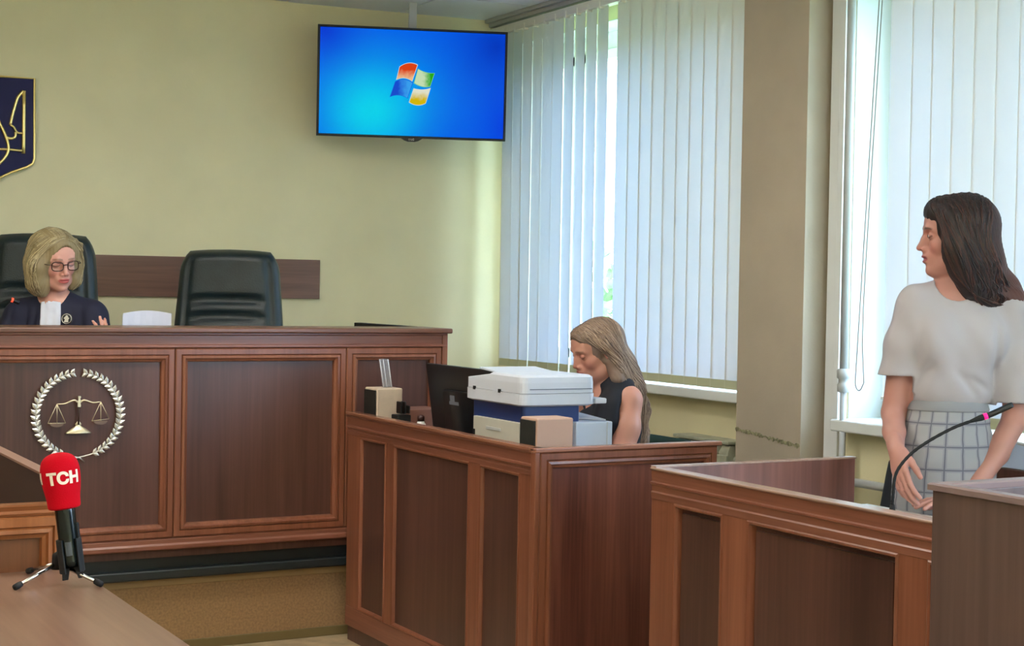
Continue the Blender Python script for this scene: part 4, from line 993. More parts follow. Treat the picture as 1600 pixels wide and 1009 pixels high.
def face_color(fr, skin, lip, brow, lash=(50, 36, 32), warm=(205, 110, 95), browz=.0225):
    A, org, sc = fr; sk, lp, bw, ls, wm = [np.array(lin(c)[:3]) for c in (skin, lip, brow, lash, warm)]
    def f(V):
        q = (V-org)@A.T/sc; x, y, z = q.T; ay = np.abs(y); c = np.tile(sk, (len(V), 1)); frn = x > .045
        def mixin(w, col):
            nonlocal c; w = np.clip(w, 0, 1)[:, None]; c = c*(1-w)+col*w
        g = lambda cx, cy, cz, sx, sy, sz: np.exp(-(((x-cx)/sx)**2+((ay-cy)/sy)**2+((z-cz)/sz)**2))
        mixin(.35*g(.06, .036, -.036, .04, .02, .02), wm); mixin(.35*g(.105, 0, -.036, .02, .012, .012), wm); mixin(.5*g(-.0, .078, -.01, .03, .012, .03), wm)
        mixin(.4*np.exp(-((ay-.031)/.017)**2-((z-.004)/.011)**2)*frn, wm*.8)
        lipm = np.clip(1.35-((ay/.0225)**2+((z+.0648)/.0098)**2), 0, 1)*(x > .080); mixin(np.clip(lipm*2.4, 0, 1), lp)
        mixin(np.clip(1-np.abs(z+.0648)/.0013, 0, 1)*(ay < .019)*(x > .08)*.75, lp*.35)
        bz = browz-.004*((ay-.028)/.018)**2+.001; mixin(np.clip(1.6-np.abs(z-bz)/.0026, 0, 1)*np.clip((ay-.010)/.003, 0, 1)*np.clip((.050-ay)/.006, 0, 1)*frn*.8, bw)
        lz = -.0065+.0045*((ay-.031)/.015)**2; mixin(np.clip(1.5-np.abs(z-lz)/.0016, 0, 1)*(np.abs(ay-.031) < .0155)*frn*.85, ls)
        return c
    return f
def add_hand(F, wrist, dirv, normal, L=.175, curl=(.25, .3, .35, .4), thumb=.5, side=1, spread=.07):
    """palm + five jointed fingers. dirv: wrist->fingers, normal: out of the back of the hand, side: +1/-1 thumb side"""
    w = np.array(wrist, float); d = np.array(dirv, float); d /= np.linalg.norm(d); n = np.array(normal, float); n -= d*(n@d); n /= np.linalg.norm(n); s = np.cross(d, n)*side
    A = np.stack([d, s, n]); P = lambda a, b, c: w+d*a+s*b+n*c; k = L/.175
    F.ell(P(.048*k, 0, 0), np.array((.052, .036, .0135))*k, .012, A.T)
    F.ell(P(.030*k, .022*k, -.006*k), np.array((.030, .016, .013))*k, .010, A.T)
    F.cap([P(-.03*k, 0, 0), P(.02*k, 0, 0)], [.021*k, .022*k], .016, flat=(n, .68))
    lens = ((.040, .025, .021), (.044, .028, .022), (.041, .026, .021), (.032, .020, .018)); base = (.0265, .0090, -.0090, -.0255); fw = (.0082, .0085, .0080, .0070)
    for i in range(4):
        a = curl[i] if hasattr(curl, '__len__') else curl; p = P((.088-.004*abs(i-1.2))*k, base[i]*k, 0.001); ang = a*.5; sp = spread*(1.4-i)
        pts = [P(.060*k, base[i]*.85*k, .0), p]
        for j in range(3):
            dd = d*math.cos(ang)-n*math.sin(ang); dd = dd*math.cos(sp)+s*math.sin(sp); p = p+dd*lens[i][j]*k; pts.append(p); ang += a
        F.cap(pts, [fw[i]*k*x for x in (1.05, 1.05, .98, .9, .78)], .003)
    t0 = P(.018*k, .024*k, -.006*k); ta = thumb; dd = d*math.cos(ta)+s*math.sin(ta)-n*.25; dd /= np.linalg.norm(dd); t1 = t0+dd*.038*k; d2 = d*math.cos(ta*.6)+s*math.sin(ta*.6)-n*.3; d2 /= np.linalg.norm(d2); t2 = t1+d2*.030*k; t3 = t2+(d2*.9+d*.2)*.022*k
    F.cap([t0, t1, t2, t3], [.0125*k, .0105*k, .0092*k, .0075*k], .005)
# ------------------------------------------------------------------ people
M_skin = tint_mat('skin', .48, .12); M_hair = tint_mat('hair', .42); M_hairb = tint_mat('hair_base', .55)
def person_frame(px, d, hy):
    """body-local frame turned like the room's diagonal: x to the right, y deeper, z up; returns root, mapping from drawing units"""
    r = (px-800)/2450*d; s = d/2450
    loc = (d*math.sin(yaw)+r*math.cos(yaw), d*math.cos(yaw)-r*math.sin(yaw), 0)
    return loc, s, (lambda u, v, y=0.: np.array([(u-px)*s, y, 1.37-(v-hy)*s]))
EYEW = mat('eye_white', (206, 196, 190), .25); IRIS = mat('iris_brown', (52, 36, 28), .15)
def add_eyes(fr, root, open_=.0050, look=0.0):
    A, org, sc = fr; T = xform(A, org, sc)
    for s in (-1, 1):
        Mh = Matrix(((A[0][0], A[1][0], A[2][0]), (A[0][1], A[1][1], A[2][1]), (A[0][2], A[1][2], A[2][2]))).to_4x4()
        bm = B(); bmesh.ops.create_uvsphere(bm, u_segments=16, v_segments=10, radius=1.0); c = T((.0830, s*.0305, -.0012))
        bmesh.ops.transform(bm, matrix=Matrix.Translation(Vector(c)) @ Mh @ Matrix.Diagonal((.0030*sc, .0095*sc, open_*sc, 1)), verts=bm.verts[:]); ey = obj('eye', bm, EYEW, root, smooth=True)
        bm = B(); bmesh.ops.create_uvsphere(bm, u_segments=14, v_segments=8, radius=1.0); c = T((.0846, s*.0305+look, -.0012))
        bmesh.ops.transform(bm, matrix=Matrix.Translation(Vector(c)) @ Mh @ Matrix.Diagonal((.0024*sc, .0048*sc, min(.0048, open_)*sc, 1)), verts=bm.verts[:]); obj('iris', bm, IRIS, ey, smooth=True)
def const_color(c, amp=0.0, sc=40., seed=0):
    base = np.array(lin(c)[:3])
    def f(V): return np.tile(base, (len(V), 1))*(1+amp*np.sin(V[:, :1]*sc+seed)*np.cos(V[:, 1:2]*sc*1.3))
    return f
def wrinkle(amp, fs, seed=0):
    def f(P):
        x, y, z = P.T; return amp*(np.sin(x*fs[0]+y*fs[1]*.7+z*fs[2]+1.7*np.sin(z*9+seed))*np.sin(z*fs[2]*.6+x*fs[0]*.5+seed+1.3*np.sin(x*14)))
    return f
def fold(a, b, depth, w):
    """one soft cloth crease along a segment"""
    a = np.array(a, float); b = np.array(b, float)
    def f(P):
        ab = (b-a)*np.array([1, 0, 1]); q = (P-a)*np.array([1, 0, 1]); t = np.clip(q@ab/(ab@ab), 0, 1); r = np.linalg.norm(q-t[:, None]*ab, axis=1); return (P[:, 1] < .0)*depth*np.exp(-(r/w)**2)*np.sin(PI*np.clip(t*.9+.05, 0, 1))
    return f

# ================= standing woman in a white top and checked skirt
loc, s_, q = person_frame(1490, 4.60, 463)
w1 = thing('person', loc, 'standing woman with long dark hair, white short-sleeved top and grey checked skirt, in profile', 'person', rotz=-yaw)
fr = head_frame(172, 3, 0, q(1492, 367, 0), 1.02); A, org, sc = fr; T = xform(A, org, sc)
body = Field()
body.ell(q(1492, 535, .01), (.128, .088, .155), .03).cap([q(1432, 472, .01), q(1500, 462, .015), q(1574, 474, .0)], [.046, .055, .046], .05)
body.ell(q(1486, 620, .01), (.112, .082, .11), .05).ell(q(1486, 715, .01), (.125, .088, .15), .05)
for u in (1454, 1532): body.ell(q(u, 532, -.050), (.048, .040, .052), .04)
for u, v in ((-.08, 1), (.075, 1)): body.cap([(u-.01, .01, .84), (u, 0, .48), (u, .03, .10), (u, -.07, .035)], [.070, .055, .036, .03], .02)
body.cap([q(1494, 475, .02), T((-.022, 0, -.075))], [.056, .049], .03)
# her right arm (left in view): bent, forearm towards the front
body.cap([q(1430, 478, .01), q(1412, 560, .018), q(1403, 648, .03)], [.043, .037, .034], .03); body.cap([q(1403, 648, .03), q(1397, 675, -.03), q(1392, 700, -.10)], [.034, .032, .0225], .012)
# her left arm (right in view): straight down to the worktop
body.cap([q(1576, 480, .01), q(1590, 560, .01), q(1590, 652, .0)], [.046, .043, .036], .03); body.cap([q(1590, 652, .0), q(1556, 705, -.04), q(1502, 768, -.115)], [.036, .034, .0225], .012)
add_head(body, fr, mouth=.0045, nose=1.03)
hand1 = q(1392, 700, -.10); add_hand(body, hand1, (.05, -.55, -.85), (-.9, -.4, .1), .172, (.3, .32, .36, .4), .35, -1, .015)
hand2 = q(1502, 768, -.115); add_hand(body, hand2, (-.88, -.38, -.07), (-.15, -.05, 1), .172, (.12, .12, .15, .2), .55, 1, .10)
skinc = face_color(fr, (192, 138, 126), (160, 78, 82), (56, 36, 32), browz=.021)
zc = 1.40
reg = [((-.24, -.26, zc), (.24, .20, 1.72), .003), ((-.27, -.24, .99), (.27, .14, zc), .006), ((-.24, -.36, .70), (.26, .14, .99), .0032), ((-.22, -.16, .0), (.22, .16, .70), .009)]
sculpt('body', body, reg, M_skin, w1, skinc); add_eyes(fr, w1, .0046)
# top
sh = Field()
sh.ell(q(1492, 535, .01), (.143, .102, .165), .03).cap([q(1434, 474, .01), q(1500, 468, .015), q(1572, 474, .0)], [.056, .058, .056], .05)
sh.ell(q(1487, 600, .01), (.132, .100, .10), .05)
for u in (1454, 1532): sh.ell(q(u, 532, -.050), (.058, .050, .064), .06)
sh.cap([q(1432, 482, .01), q(1417, 540, .015), q(1407, 600, .02)], [.056, .057, .061], .025); sh.cap([q(1574, 484, .01), q(1584, 560, .01), q(1590, 650, .0)], [.060, .062, .070], .025)
sh.disp(wrinkle(.0016, (46, 10, 26), 1))
for a, b, dp, wd in ((q(1545, 500, -.1), q(1548, 620, -.08), .010, .010), (q(1450, 560, -.12), q(1425, 615, -.08), .006, .012), (q(1480, 575, -.12), q(1520, 618, -.1), .007, .010), (q(1500, 585, -.12), q(1545, 612, -.09), .006, .009), (q(1432, 500, -.06), q(1428, 575, -.05), .007, .010)): sh.disp(fold(a, b, dp*1.5, wd*1.35))
for c0, c1, r0 in ((q(1414, 572, .018), q(1404, 640, .022), .047), (q(1586, 590, .01), q(1593, 700, .0), .058)): sh.cap([c0, c1], r0, .002, True)
hemL = q(1405, 587, 0); sh2 = sh
base_call = sh.__call__
def shirt(P):
    d = base_call(P); x, y, z = P.T
    left = x < hemL[0]+.035; right = x > q(1556, 0)[0]
    zl = q(0, 588+0, 0)[2]; zr = q(0, 627, 0)[2]; zb = q(0, 630, 0)[2]
    hem = np.where(left, zl, np.where(right, zr, zb-.004*np.sin(x*60)))
    return np.maximum(d, hem-z)
nk = Field().ell(q(1487, 442, -.035), (.056, .075, .057), .0)
shirtF = lambda P: smax(shirt(P), -nk(P), .004)
sculpt('top', shirtF, [((-.27, -.20, .98), (.28, .18, 1.46), .0048)], mat('white_knit', (182, 176, 181), .8, bump=.06, bscale=400), w1)
bm = B(); cc = q(1487, 442, -.035); pts = []
for k in range(41):
    a = 2*PI*k/40; p = np.array([[cc[0]+.056*math.cos(a)*.98, cc[1]+.06*math.sin(a), 0]])
    zs_ = np.linspace(1.33, 1.45, 60); col = np.tile(p, (60, 1)); col[:, 2] = zs_; dd = shirtF(col); i = int(np.argmin(np.abs(dd))); pts.append((p[0][0], p[0][1], zs_[i]))
# skirt: lofted ellipses with printed check
bm = B(); nA = 96; lv = [(622, .104, .082, 0), (640, .116, .092, 0), (700, .138, .108, -.004), (760, .152, .115, -.006), (850, .150, .112, -.006), (980, .140, .105, -.004), (1030, .137, .103, -.003)]
L_ = spline([(q(0, v)[2], a, b, dx) for v, a, b, dx in lv], 46); rings = []
for z, a, b, dx in L_:
    rr = []
    for k in range(nA):
        t_ = 2*PI*k/nA; wob = .0022*math.sin(z*120+2.2*math.sin(t_*2))*math.sin(t_*3+z*9); rr.append((-.008+dx+(a+wob)*math.cos(t_), .01+(b+wob)*math.sin(t_), z))
    rings.append(rr)
vr = [[bm.verts.new(p) for p in r] for r in rings]; uv = bm.loops.layers.uv.new('UVMap')
for j, (r0, r1) in enumerate(zip(vr[:-1], vr[1:])):
    for i in range(nA):
        k = (i+1) % nA; f = bm.faces.new((r0[i], r0[k], r1[k], r1[i]))
        for lp, (ii, jj) in zip(f.loops, ((i, j), (i+1, j), (i+1, j+1), (i, j+1))): lp[uv].uv = (ii/nA*.86, L_[jj][0])
bm.faces.new(vr[0]); bm.faces.new(vr[-1][::-1])
M_check = D.materials.new('grey_check_cloth'); M_check.use_nodes = True; nt = M_check.node_tree; b = nt.nodes['Principled BSDF']; b.inputs['Roughness'].default_value = .85
uvn = nt.nodes.new('ShaderNodeUVMap'); uvn.uv_map = 'UVMap'; sp = nt.nodes.new('ShaderNodeSeparateXYZ'); nt.links.new(uvn.outputs[0], sp.inputs[0])
def mth(op, a, bb=None, cc_=None):
    n = nt.nodes.new('ShaderNodeMath'); n.operation = op
    for i, v in enumerate((a, bb, cc_)):
        if v is None: continue
        if isinstance(v, (int, float)): n.inputs[i].default_value = v
        else: nt.links.new(v, n.inputs[i])
    return n.outputs[0]
def lines(src, per, wd, ph): 
    f_ = mth('FRACT', mth('ADD', mth('DIVIDE', src, per), ph)); return mth('LESS_THAN', mth('ABSOLUTE', mth('SUBTRACT', f_, .5)), wd/per/2)
l1 = mth('MAXIMUM', lines(sp.outputs[0], .0500, .0040, .2), lines(sp.outputs[1], .066, .0042, .33)); l2 = mth('MAXIMUM', lines(sp.outputs[0], .0500, .0125, .2), lines(sp.outputs[1], .066, .0125, .33))
wv = nt.nodes.new('ShaderNodeTexNoise'); wv.inputs['Scale'].default_value = 260; nt.links.new(uvn.outputs[0], wv.inputs[0])
m1 = nt.nodes.new('ShaderNodeMix'); m1.data_type = 'RGBA'; m1.inputs['A'].default_value = lin((160, 160, 165)); m1.inputs['B'].default_value = lin((140, 140, 149)); nt.links.new(mth('MULTIPLY', l2, .7), m1.inputs['Factor'])
m2 = nt.nodes.new('ShaderNodeMix'); m2.data_type = 'RGBA'; m2.inputs['B'].default_value = lin((96, 98, 112)); nt.links.new(m1.outputs['Result'], m2.inputs['A']); nt.links.new(mth('MULTIPLY', l1, .85), m2.inputs['Factor'])
nt.links.new(m2.outputs['Result'], b.inputs['Base Color'])
sk = obj('skirt', bm, M_check, w1, smooth=True)
bm = B(); wz0, wz1 = q(0, 641)[2], q(0, 620)[2]
rr = [[(-.008+a*math.cos(t_), .01+b_*math.sin(t_), z) for t_ in [2*PI*k/64 for k in range(64)]] for z, a, b_ in ((wz0, .1185, .0945), (wz0+.004, .1200, .096), (wz1-.002, .1085, .0865), (wz1, .106, .084))]
loft(bm, rr); obj('waistband', bm, mat('waistband_grey', (146, 147, 153), .85), sk, smooth=True)
# shoes
for u in (-.08, .075):
    bm = B(); loft(bm, [[(u+.036*math.cos(t_)*sx, -.02+.11*math.sin(t_)*sx, z) for t_ in [2*PI*k/20 for k in range(20)]] for z, sx in ((0, 1), (.03, 1), (.055, .8), (.07, .45))]); obj('shoe', bm, M_black, w1, smooth=True)
# hair
hf = Field(); R_ = A.T
hf.ell(T((-.018, 0, .030)), np.array((.100, .086, .088))*sc, .02, R_); hf.ell(T((.045, 0, .070)), np.array((.045, .060, .040))*sc, .03, R_)
hf.cap([T((.020, .070, .045)), T((.018, .078, -.03)), T((-.002, .072, -.10))], [.026, .026, .032], .03)
hf.cap([T((-.03, 0, .02)), T((-.05, .01, -.08)), q(1532, 432, .02), q(1566, 456, .035), q(1596, 486, .045), q(1616, 550, .075), q(1616, 590, .075)], [.082, .072, .070, .056, .038, .034, .012], .04)
hf.cap([T((-.0, .060, -.06)), q(1512, 448, -.055), q(1534, 464, -.045), q(1570, 468, -.0), q(1592, 492, .06)], [.046, .036, .024, .018, .03], .03)
hf.cap([q(1548, 455, -.035), q(1578, 466, -.022), q(1600, 486, .0), q(1608, 520, .03)], [.030, .024, .020, .018], .03)
hf.cap([T((-.0, -.060, .0)), T((-.012, -.060, -.08)), T((-.03, -.05, -.15))], [.03, .026, .022], .03)
hf.ell(T((.104, -.006, -.050)), np.array((.058, .080, .106))*sc, .010, R_, True)
hf.disp(lambda P: .0011*np.sin((P[:, 0]*.8+P[:, 2]*.35+P[:, 1])*420))
hcol = [(38, 26, 28), (30, 22, 25), (46, 30, 29), (58, 35, 32), (26, 20, 24)]
def window_lit_hair_tone(V):  # warm window light painted into the hair colour on its right side
    c = np.array(lin((34, 24, 27))[:3]); d = np.array(lin((104, 54, 40))[:3]); w = np.clip((V[:, 0]-.06)/.14, 0, 1)[:, None]*.8; return c*(1-w)+d*w
sculpt('hair', hf, [((-.16, -.16, 1.28), (.26, .22, 1.72), .0042), ((-.02, -.10, .90), (.30, .22, 1.28), .006)], M_hairb, w1, window_lit_hair_tone)
rs = random.Random(5); paths = []
for i in range(900):
    a = rs.uniform(-.12, 1.15); side = 1 if rs.random() < .8 else -1
    st = T((.070-.150*a, side*.012, .118)); m1_ = T((.052-.125*a, side*.088, .045)); m2_ = T((.020-.09*a, side*.085, -.055))
    b_ = a
    if side > 0:
        e1 = q(1500+40*b_, 440, -.07+.06*b_); e2 = q(1522+40*b_, 462, -.06+.1*b_); e3 = q(1566+30*b_, 468+8*b_, -.03+.07*b_); e4 = q(1596+12*rs.random(), 492+36*b_, .01+.03*b_); cp_ = [st, m1_, m2_, e1, e2, e3, e4]
    else: cp_ = [st, m1_, m2_, T((-.03-.05*a, -.08, -.14))]
    paths.append(np.array(spline(cp_, 30)))
strands('hair_locks', hf, paths, M_hair, w1, .00125, hcol+[(84, 46, 38)], 2)

# ================= typing woman at the clerk's desk
loc, s_, q = person_frame(950, 5.80, 453.6)
w2 = thing('person', loc, 'seated woman with long blonde hair and a black sleeveless top, typing behind the printer', 'person', rotz=-yaw)
fr = head_frame(203, 20, -4, q(933, 545, 0), .99); A, org, sc = fr; T = xform(A, org, sc); R_ = A.T
body = Field()
body.ell(q(958, 672, .03), (.105, .115, .16), .03).ell(q(975, 760, .04), (.105, .12, .14), .05).ell(q(985, 790, .05), (.13, .15, .11), .05)
body.cap([q(980, 620, -.055), q(955, 612, .03), q(925, 628, .14)], [.046, .052, .046], .045)
body.ell(q(925, 668, -.02), (.055, .055, .06), .04)
body.cap([q(952, 618, .02), T((-.030, 0, -.078))], [.055, .050], .03)
body.cap([q(984, 624, -.06), q(980, 665, -.085), q(972, 720, -.13)], [.047, .045, .038], .03); body.cap([q(972, 720, -.13), q(938, 716, -.12), q(890, 712, -.10)], [.038, .034, .024], .012)
body.cap([q(924, 630, .145), q(915, 675, .16), q(905, 720, .14)], [.045, .042, .036], .03); body.cap([q(905, 720, .14), q(870, 712, .1), q(850, 712, .05)], [.036, .03, .023], .012)
for y, k in ((-.05, 0), (.13, 0)): body.cap([q(975, 797, y+.0), q(830, 799, y*.8), q(835, 960, y*.8), (q(825, 0)[0], y*.8, .05)], [.085, .062, .042, .035], .02)
add_head(body, fr)
add_hand(body, q(890, 712, -.10), (-1, .1, -.02), (0, 0, 1), .165, .4, .5, -1); add_hand(body, q(850, 712, .05), (-1, -.1, -.02), (0, 0, 1), .165, .4, .5, 1)
skinc = face_color(fr, (204, 146, 126), (176, 94, 90), (120, 86, 66), (80, 56, 48), browz=.022)
zc = q(0, 596)[2]
sculpt('body', body, [((-.20, -.16, zc), (.14, .24, 1.32), .0032), ((-.42, -.24, .60), (.22, .28, zc), .0055), ((-.48, -.20, 0), (.26, .30, .60), .010)], M_skin, w2, skinc)
tp = Field()
tp.ell(q(958, 672, .03), (.116, .126, .165), .03).ell(q(975, 760, .04), (.116, .131, .14), .05).ell(q(983, 782, .05), (.135, .155, .08), .05).ell(q(925, 668, -.02), (.064, .062, .068), .04)
tp.cap([q(974, 606, -.035), q(955, 606, .03), q(930, 620, .11)], [.048, .056, .048], .045)
tp.cap([q(966, 602, -.050), q(956, 630, -.078), q(948, 655, -.09)], [.034, .044, .052], .03)
tp.cap([q(992, 612, -.12), q(992, 640, -.115), q(986, 676, -.12)], [.050, .056, .050], .01, True); tp.cap([q(925, 612, .2), q(918, 650, .22)], [.055, .055], .01, True)
tp.ell(q(922, 598, .03), (.046, .080, .118), .01, None, True); tp.disp(wrinkle(.002, (30, 30, 30), 3))
sculpt('tank_top', tp, [((-.18, -.20, .42), (.24, .28, 1.06), .005)], mat('black_jersey', (22, 24, 34), .8), w2)
tr = Field()
for y in (-.05, .13): tr.cap([q(978, 796, y), q(835, 800, y*.8), q(838, 975, y*.8)], [.090, .075, .055], .02)
tr.ell(q(983, 792, .05), (.145, .17, .10), .04); sculpt('trousers', tr, [((-.45, -.24, .06), (.26, .32, .72), .008)], mat('dark_trousers', (34, 36, 46), .85), w2)
for y in (-.04, .105):
    bm = B(); loft(bm, [[(q(815, 0)[0]+.12*math.cos(t_)*sx, y+.036*math.sin(t_)*sx, z) for t_ in [2*PI*k/20 for k in range(20)]] for z, sx in ((0, 1), (.03, 1), (.055, .8), (.07, .45))]); obj('shoe', bm, M_black, w2, smooth=True)
hf = Field()
hf.ell(T((-.018, 0, .030)), np.array((.097, .079, .083))*sc, .02, R_); hf.ell(T((.048, 0, .064)), np.array((.040, .052, .034))*sc, .03, R_)
hf.cap([T((.0, .070, .040)), T((-.026, .074, -.02)), T((-.050, .058, -.09))], [.018, .017, .022], .03)
hf.cap([T((-.03, 0, .0)), T((-.060, .02, -.09)), q(985, 604, .01), q(1000, 640, .07), q(1004, 690, .08), q(1000, 725, .08)], [.078, .060, .050, .040, .032, .012], .04)
hf.cap([T((-.03, .06, -.05)), q(966, 590, -.06), q(978, 604, -.045), q(1000, 618, .0)], [.030, .020, .014, .018], .03)
hf.ell(T((.100, 0, -.034)), np.array((.072, .076, .104))*sc, .010, R_, True); hf.ell(T((.012, .086, -.018)), np.array((.016, .020, .022))*sc, .008, R_, True)
hf.disp(lambda P: .0009*np.sin((P[:, 0]+P[:, 2]*.3+P[:, 1]*.8)*460))
sculpt('hair', hf, [((-.14, -.15, 1.0), (.20, .20, 1.32), .004), ((-.04, -.14, .66), (.20, .20, 1.0), .0055)], M_hairb, w2, const_color((136, 112, 96), .1))
paths = []
for i in range(900):
    a = rs.uniform(-.08, 1.15); side = 1 if rs.random() < .78 else -1; st = T((.075-.150*a, side*.006, .108))
    if side > 0:
        m1_ = T((.045-.11*a, .080, .045)); m2_ = T((-.012-.065*a, .080, -.025)); e1 = T((-.035-.06*a, .072, -.09)); e2 = q(972+22*a, 600-2*a, -.06+.09*a); e3 = q(998+10*a, 628, .0+.1*a); e4 = q(1006, 690+30*rs.random(), .06); cp_ = [st, m1_, m2_, e1, e2, e3, e4]
    else: cp_ = [st, T((.045-.11*a, -.082, .045)), T((-.0-.065*a, -.082, -.025)), T((-.04-.05*a, -.07, -.12))]
    paths.append(np.array(spline(cp_, 28)))
strands('hair_locks', hf, paths, M_hair, w2, .0012, [(176, 150, 128), (150, 124, 104), (124, 100, 84), (196, 170, 148), (108, 88, 76)], 3)

# ================= judge with glasses in a dark robe
loc, s_, q = person_frame(88, 6.35, 438.5)
loc = (loc[0], loc[1], 0)
w3 = thing('person', (loc[0], loc[1], .36), 'seated judge with a blonde bob, dark-rimmed glasses and navy robe, looking down', 'person', rotz=-yaw)
q0 = q; q = lambda u, v, y=0.: q0(u, v, y)-np.array([0, 0, .36])
fr = head_frame(-48, 15, 5, q(85, 405, 0), 1.0); A, org, sc = fr; T = xform(A, org, sc); R_ = A.T
body = Field()
body.ell(q(84, 545, .05), (.150, .10, .19), .03).ell(q(84, 597, .08), (.15, .12, .12), .05)
body.cap([q(30, 487, .05), q(82, 478, .05), q(134, 487, .05)], [.048, .056, .048], .045); body.cap([q(82, 480, .05), T((-.028, 0, -.078))], [.054, .050], .03)
body.cap([q(26, 492, .05), q(8, 545, -.0), q(12, 600, -.10)], [.048, .044, .038], .03); body.cap([q(12, 600, -.10), q(50, 560, -.3)], [.036, .024], .012)
body.cap([q(138, 492, .05), q(152, 550, .0), q(160, 595, -.10)], [.048, .044, .038], .03); body.cap([q(160, 595, -.10), q(176, 580, -.19), q(184, 556, -.26)], [.036, .030, .022], .012)
for u in (55, 112): body.cap([q(u, 602, .06), q(u-30, 604, -.38), (q(u-20, 0)[0], -.40, .06)], [.085, .062, .04], .02)
add_head(body, fr); add_hand(body, q(184, 556, -.26), (.05, -.18, 1), (.8, -.6, -.1), .165, (.15, .2, .4, .5), .3, 1, .03)
add_hand(body, q(50, 560, -.3), (1, -.2, -.05), (0, 0, 1), .165, .4, .5, 1)
skinc = face_color(fr, (222, 164, 146), (196, 96, 90), (150, 116, 92), (90, 66, 54), browz=.024)
zc = 1.32-.36
sculpt('body', body, [((-.20, -.16, zc), (.18, .22, 1.66-.36), .0032), ((-.30, -.42, .50), (.36, .24, zc), .0058), ((-.30, -.50, 0), (.28, .28, .50), .010)], M_skin, w3, skinc)
# robe
M_robe = mat('navy_robe', (24, 26, 52), .75); M_robe2 = mat('robe_facing', (14, 14, 30), .7)
rb = Field()
rb.ell(q(84, 545, .05), (.172, .118, .19), .03).ell(q(84, 602, .07), (.18, .14, .12), .05)
rb.cap([q(30, 490, .05), q(82, 478, .06), q(136, 490, .05)], [.060, .062, .060], .045)
rb.cap([q(24, 497, .05), q(4, 550, .0), q(8, 605, -.10), q(40, 575, -.25)], [.064, .066, .066, .06], .03); rb.cap([q(140, 497, .05), q(156, 552, .0), q(163, 600, -.10), q(181, 560, -.2)], [.062, .064, .064, .056], .03)
for u, t_ in ((58, 1), (44, 1), (112, -1), (128, -1), (20, 1), (146, -1)): rb.disp(fold(q(u, 478, -.04), q(u-8*t_, 600, -.09), .008, .010))
rb.ell(q(80, 458, .0), (.040, .075, .038), .008, None, True); rb.cap([q(82, 470, -.05), q(88, 560, -.08)], [.030, .036], .006, True)
sculpt('robe', rb, [((-.32, -.38, .42), (.34, .24, 1.34-.36), .0055)], M_robe, w3)
# white jabot
bm = B(); rows = []; rbn = Field(); rbn.ops = rb.ops[:-2]
for j in range(15):
    v = j/14; py = 472+58*v; wl, wr = 65+5*v, 96+6*v; row = []
    for i in range(17):
        u = i/16; p = q(wl+(wr-wl)*u, py-2*math.sin(PI*u), 0); ys_ = np.linspace(-.16, .02, 50); col = np.tile(p, (50, 1)); col[:, 1] = ys_; dd = rbn(col); k_ = int(np.argmax(dd < 0)) if (dd < 0).any() else 22
        p[1] = ys_[k_]-.006-.003*math.cos(u*PI*5)*v; row.append(tuple(p))
    rows.append(row+[(x, y+.012, z) for x, y, z in row[::-1]])
loft(bm, rows); obj('jabot', bm, mat('white_jabot', (222, 226, 240), .8), w3, smooth=True)
# round badge with a pale figure
cb = q(113, 497, -.078); bg_ = B(); lathe(bg_, [(.0215, -.002), (.0235, 0), (.0235, .003), (.021, .004), (0, .0045)], 28, mtx=Matrix.Rotation(PI/2, 4, 'X')); bd = obj('badge', bg_, M_black, w3, smooth=True); bd.location = cb
bd.rotation_euler = (rad(-8), 0, rad(-4))
bm = B(); tube(bm, [(.0195*math.cos(a), -.0046, .0195*math.sin(a)) for a in [2*PI*k/28 for k in range(29)]], .0016, 6); obj('badge_rim', bm, M_steel, bd, smooth=True)
bm = B(); prism(bm, pmT, [(-.010, -.014), (.008, -.014), (.007, -.004), (.011, .003), (.006, .006), (.004, .013), (-.002, .014), (-.006, .008), (-.012, .002), (-.006, -.003)], .0042, .0062); obj('badge_figure', bm, M_steel, bd)
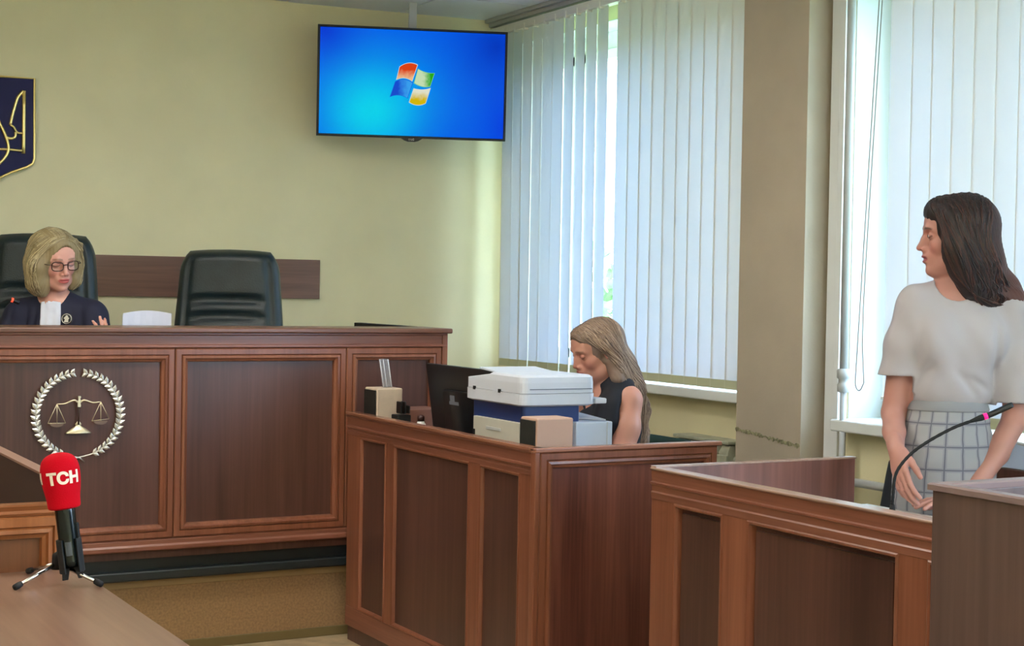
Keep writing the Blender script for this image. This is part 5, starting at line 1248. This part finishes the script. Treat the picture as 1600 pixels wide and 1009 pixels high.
# glasses
M_tort = mat('tortoiseshell', (58, 34, 26), .2); gl_ = None
bm = B()
def rim(s):
    pts = []
    for k in range(29):
        a = 2*PI*k/28; c, sn = math.cos(a), math.sin(a); pts.append(T((.0985-.006*abs(c)*(1 if c*s > 0 else .2)-.002*sn, s*.033+.0235*math.copysign(abs(c)**.6, c), -.004+.0165*math.copysign(abs(sn)**.65, sn)+(.003 if sn > .3 and c*s > 0 else 0))))
    return pts
gp = None
for s in (-1, 1):
    bm = B(); tube(bm, [tuple(p) for p in rim(s)], .0021, 7, cap=False); o = obj('glasses', bm, M_tort, w3, smooth=True) if gp is None else obj('glasses_rim', bm, M_tort, gp, smooth=True)
    if gp is None: gp = o
    bm = B(); tube(bm, [tuple(T(p)) for p in ((.0925, s*.057, .004), (.085, s*.070, .003), (.04, s*.081, .0), (.0, s*.084, -.004))], .0018, 6); obj('temple', bm, M_tort, gp, smooth=True)
    bm = B(); rp = rim(s)[:-1]; n_ = len(rp); bm.faces.new([bm.verts.new(tuple(p-A[0]*.0005)) for p in rp]); obj('lens', bm, M_glass, gp)
bm = B(); tube(bm, [tuple(T(p)) for p in ((.098, .0105, .002), (.1035, 0, .0045), (.098, -.0105, .002))], .0021, 7); obj('bridge', bm, M_tort, gp, smooth=True)
# hair: chin-length bob
hf = Field()
hf.ell(T((-.018, 0, .034)), np.array((.106, .092, .088))*sc, .02, R_); hf.ell(T((.040, -.01, .078)), np.array((.040, .055, .034))*sc, .03, R_)
hf.cap([T((.022, -.080, .05)), T((.030, -.088, -.02)), T((.030, -.078, -.085)), T((.034, -.062, -.125))], [.028, .034, .036, .018], .03)
hf.cap([T((.022, .078, .05)), T((.020, .082, -.02)), T((.022, .074, -.085)), T((.030, .060, -.112))], [.024, .024, .026, .012], .03)
hf.cap([T((-.045, 0, .02)), T((-.06, 0, -.05)), T((-.05, 0, -.10))], [.08, .075, .055], .04); hf.cap([T((-.03, -.05, -.03)), T((-.01, -.065, -.10))], [.06, .045], .04)
hf.ell(T((.100, .006, -.030)), np.array((.066, .060, .108))*sc, .008, R_, True); hf.disp(lambda P: .0012*np.sin((P[:, 0]*1.1+P[:, 1]*.8)*380+6*np.sin(P[:, 2]*16)))
sculpt('hair', hf, [((-.22, -.18, .85), (.20, .22, 1.70-.36), .0042)], M_hairb, w3, const_color((150, 132, 94), .1))
paths = []
for i in range(1000):
    a = rs.uniform(-.08, 1.2); side = -1 if rs.random() < .6 else 1; st = T((.080-.150*a, .020+side*.004, .118)); wv_ = rs.uniform(-.01, .01)
    cp_ = [st, T((.055-.135*a, side*.088, .06)), T((.045-.15*a, side*.112+wv_, -.015)), T((.05-.15*a, side*.10-wv_, -.075)), T((.045-.13*a, side*(.075 if side < 0 else .065), -.128))]
    paths.append(np.array(spline(cp_, 24)))
strands('hair_locks', hf, paths, M_hair, w3, .0013, [(190, 172, 130), (160, 142, 100), (134, 116, 80), (208, 192, 150), (118, 102, 72)], 4)
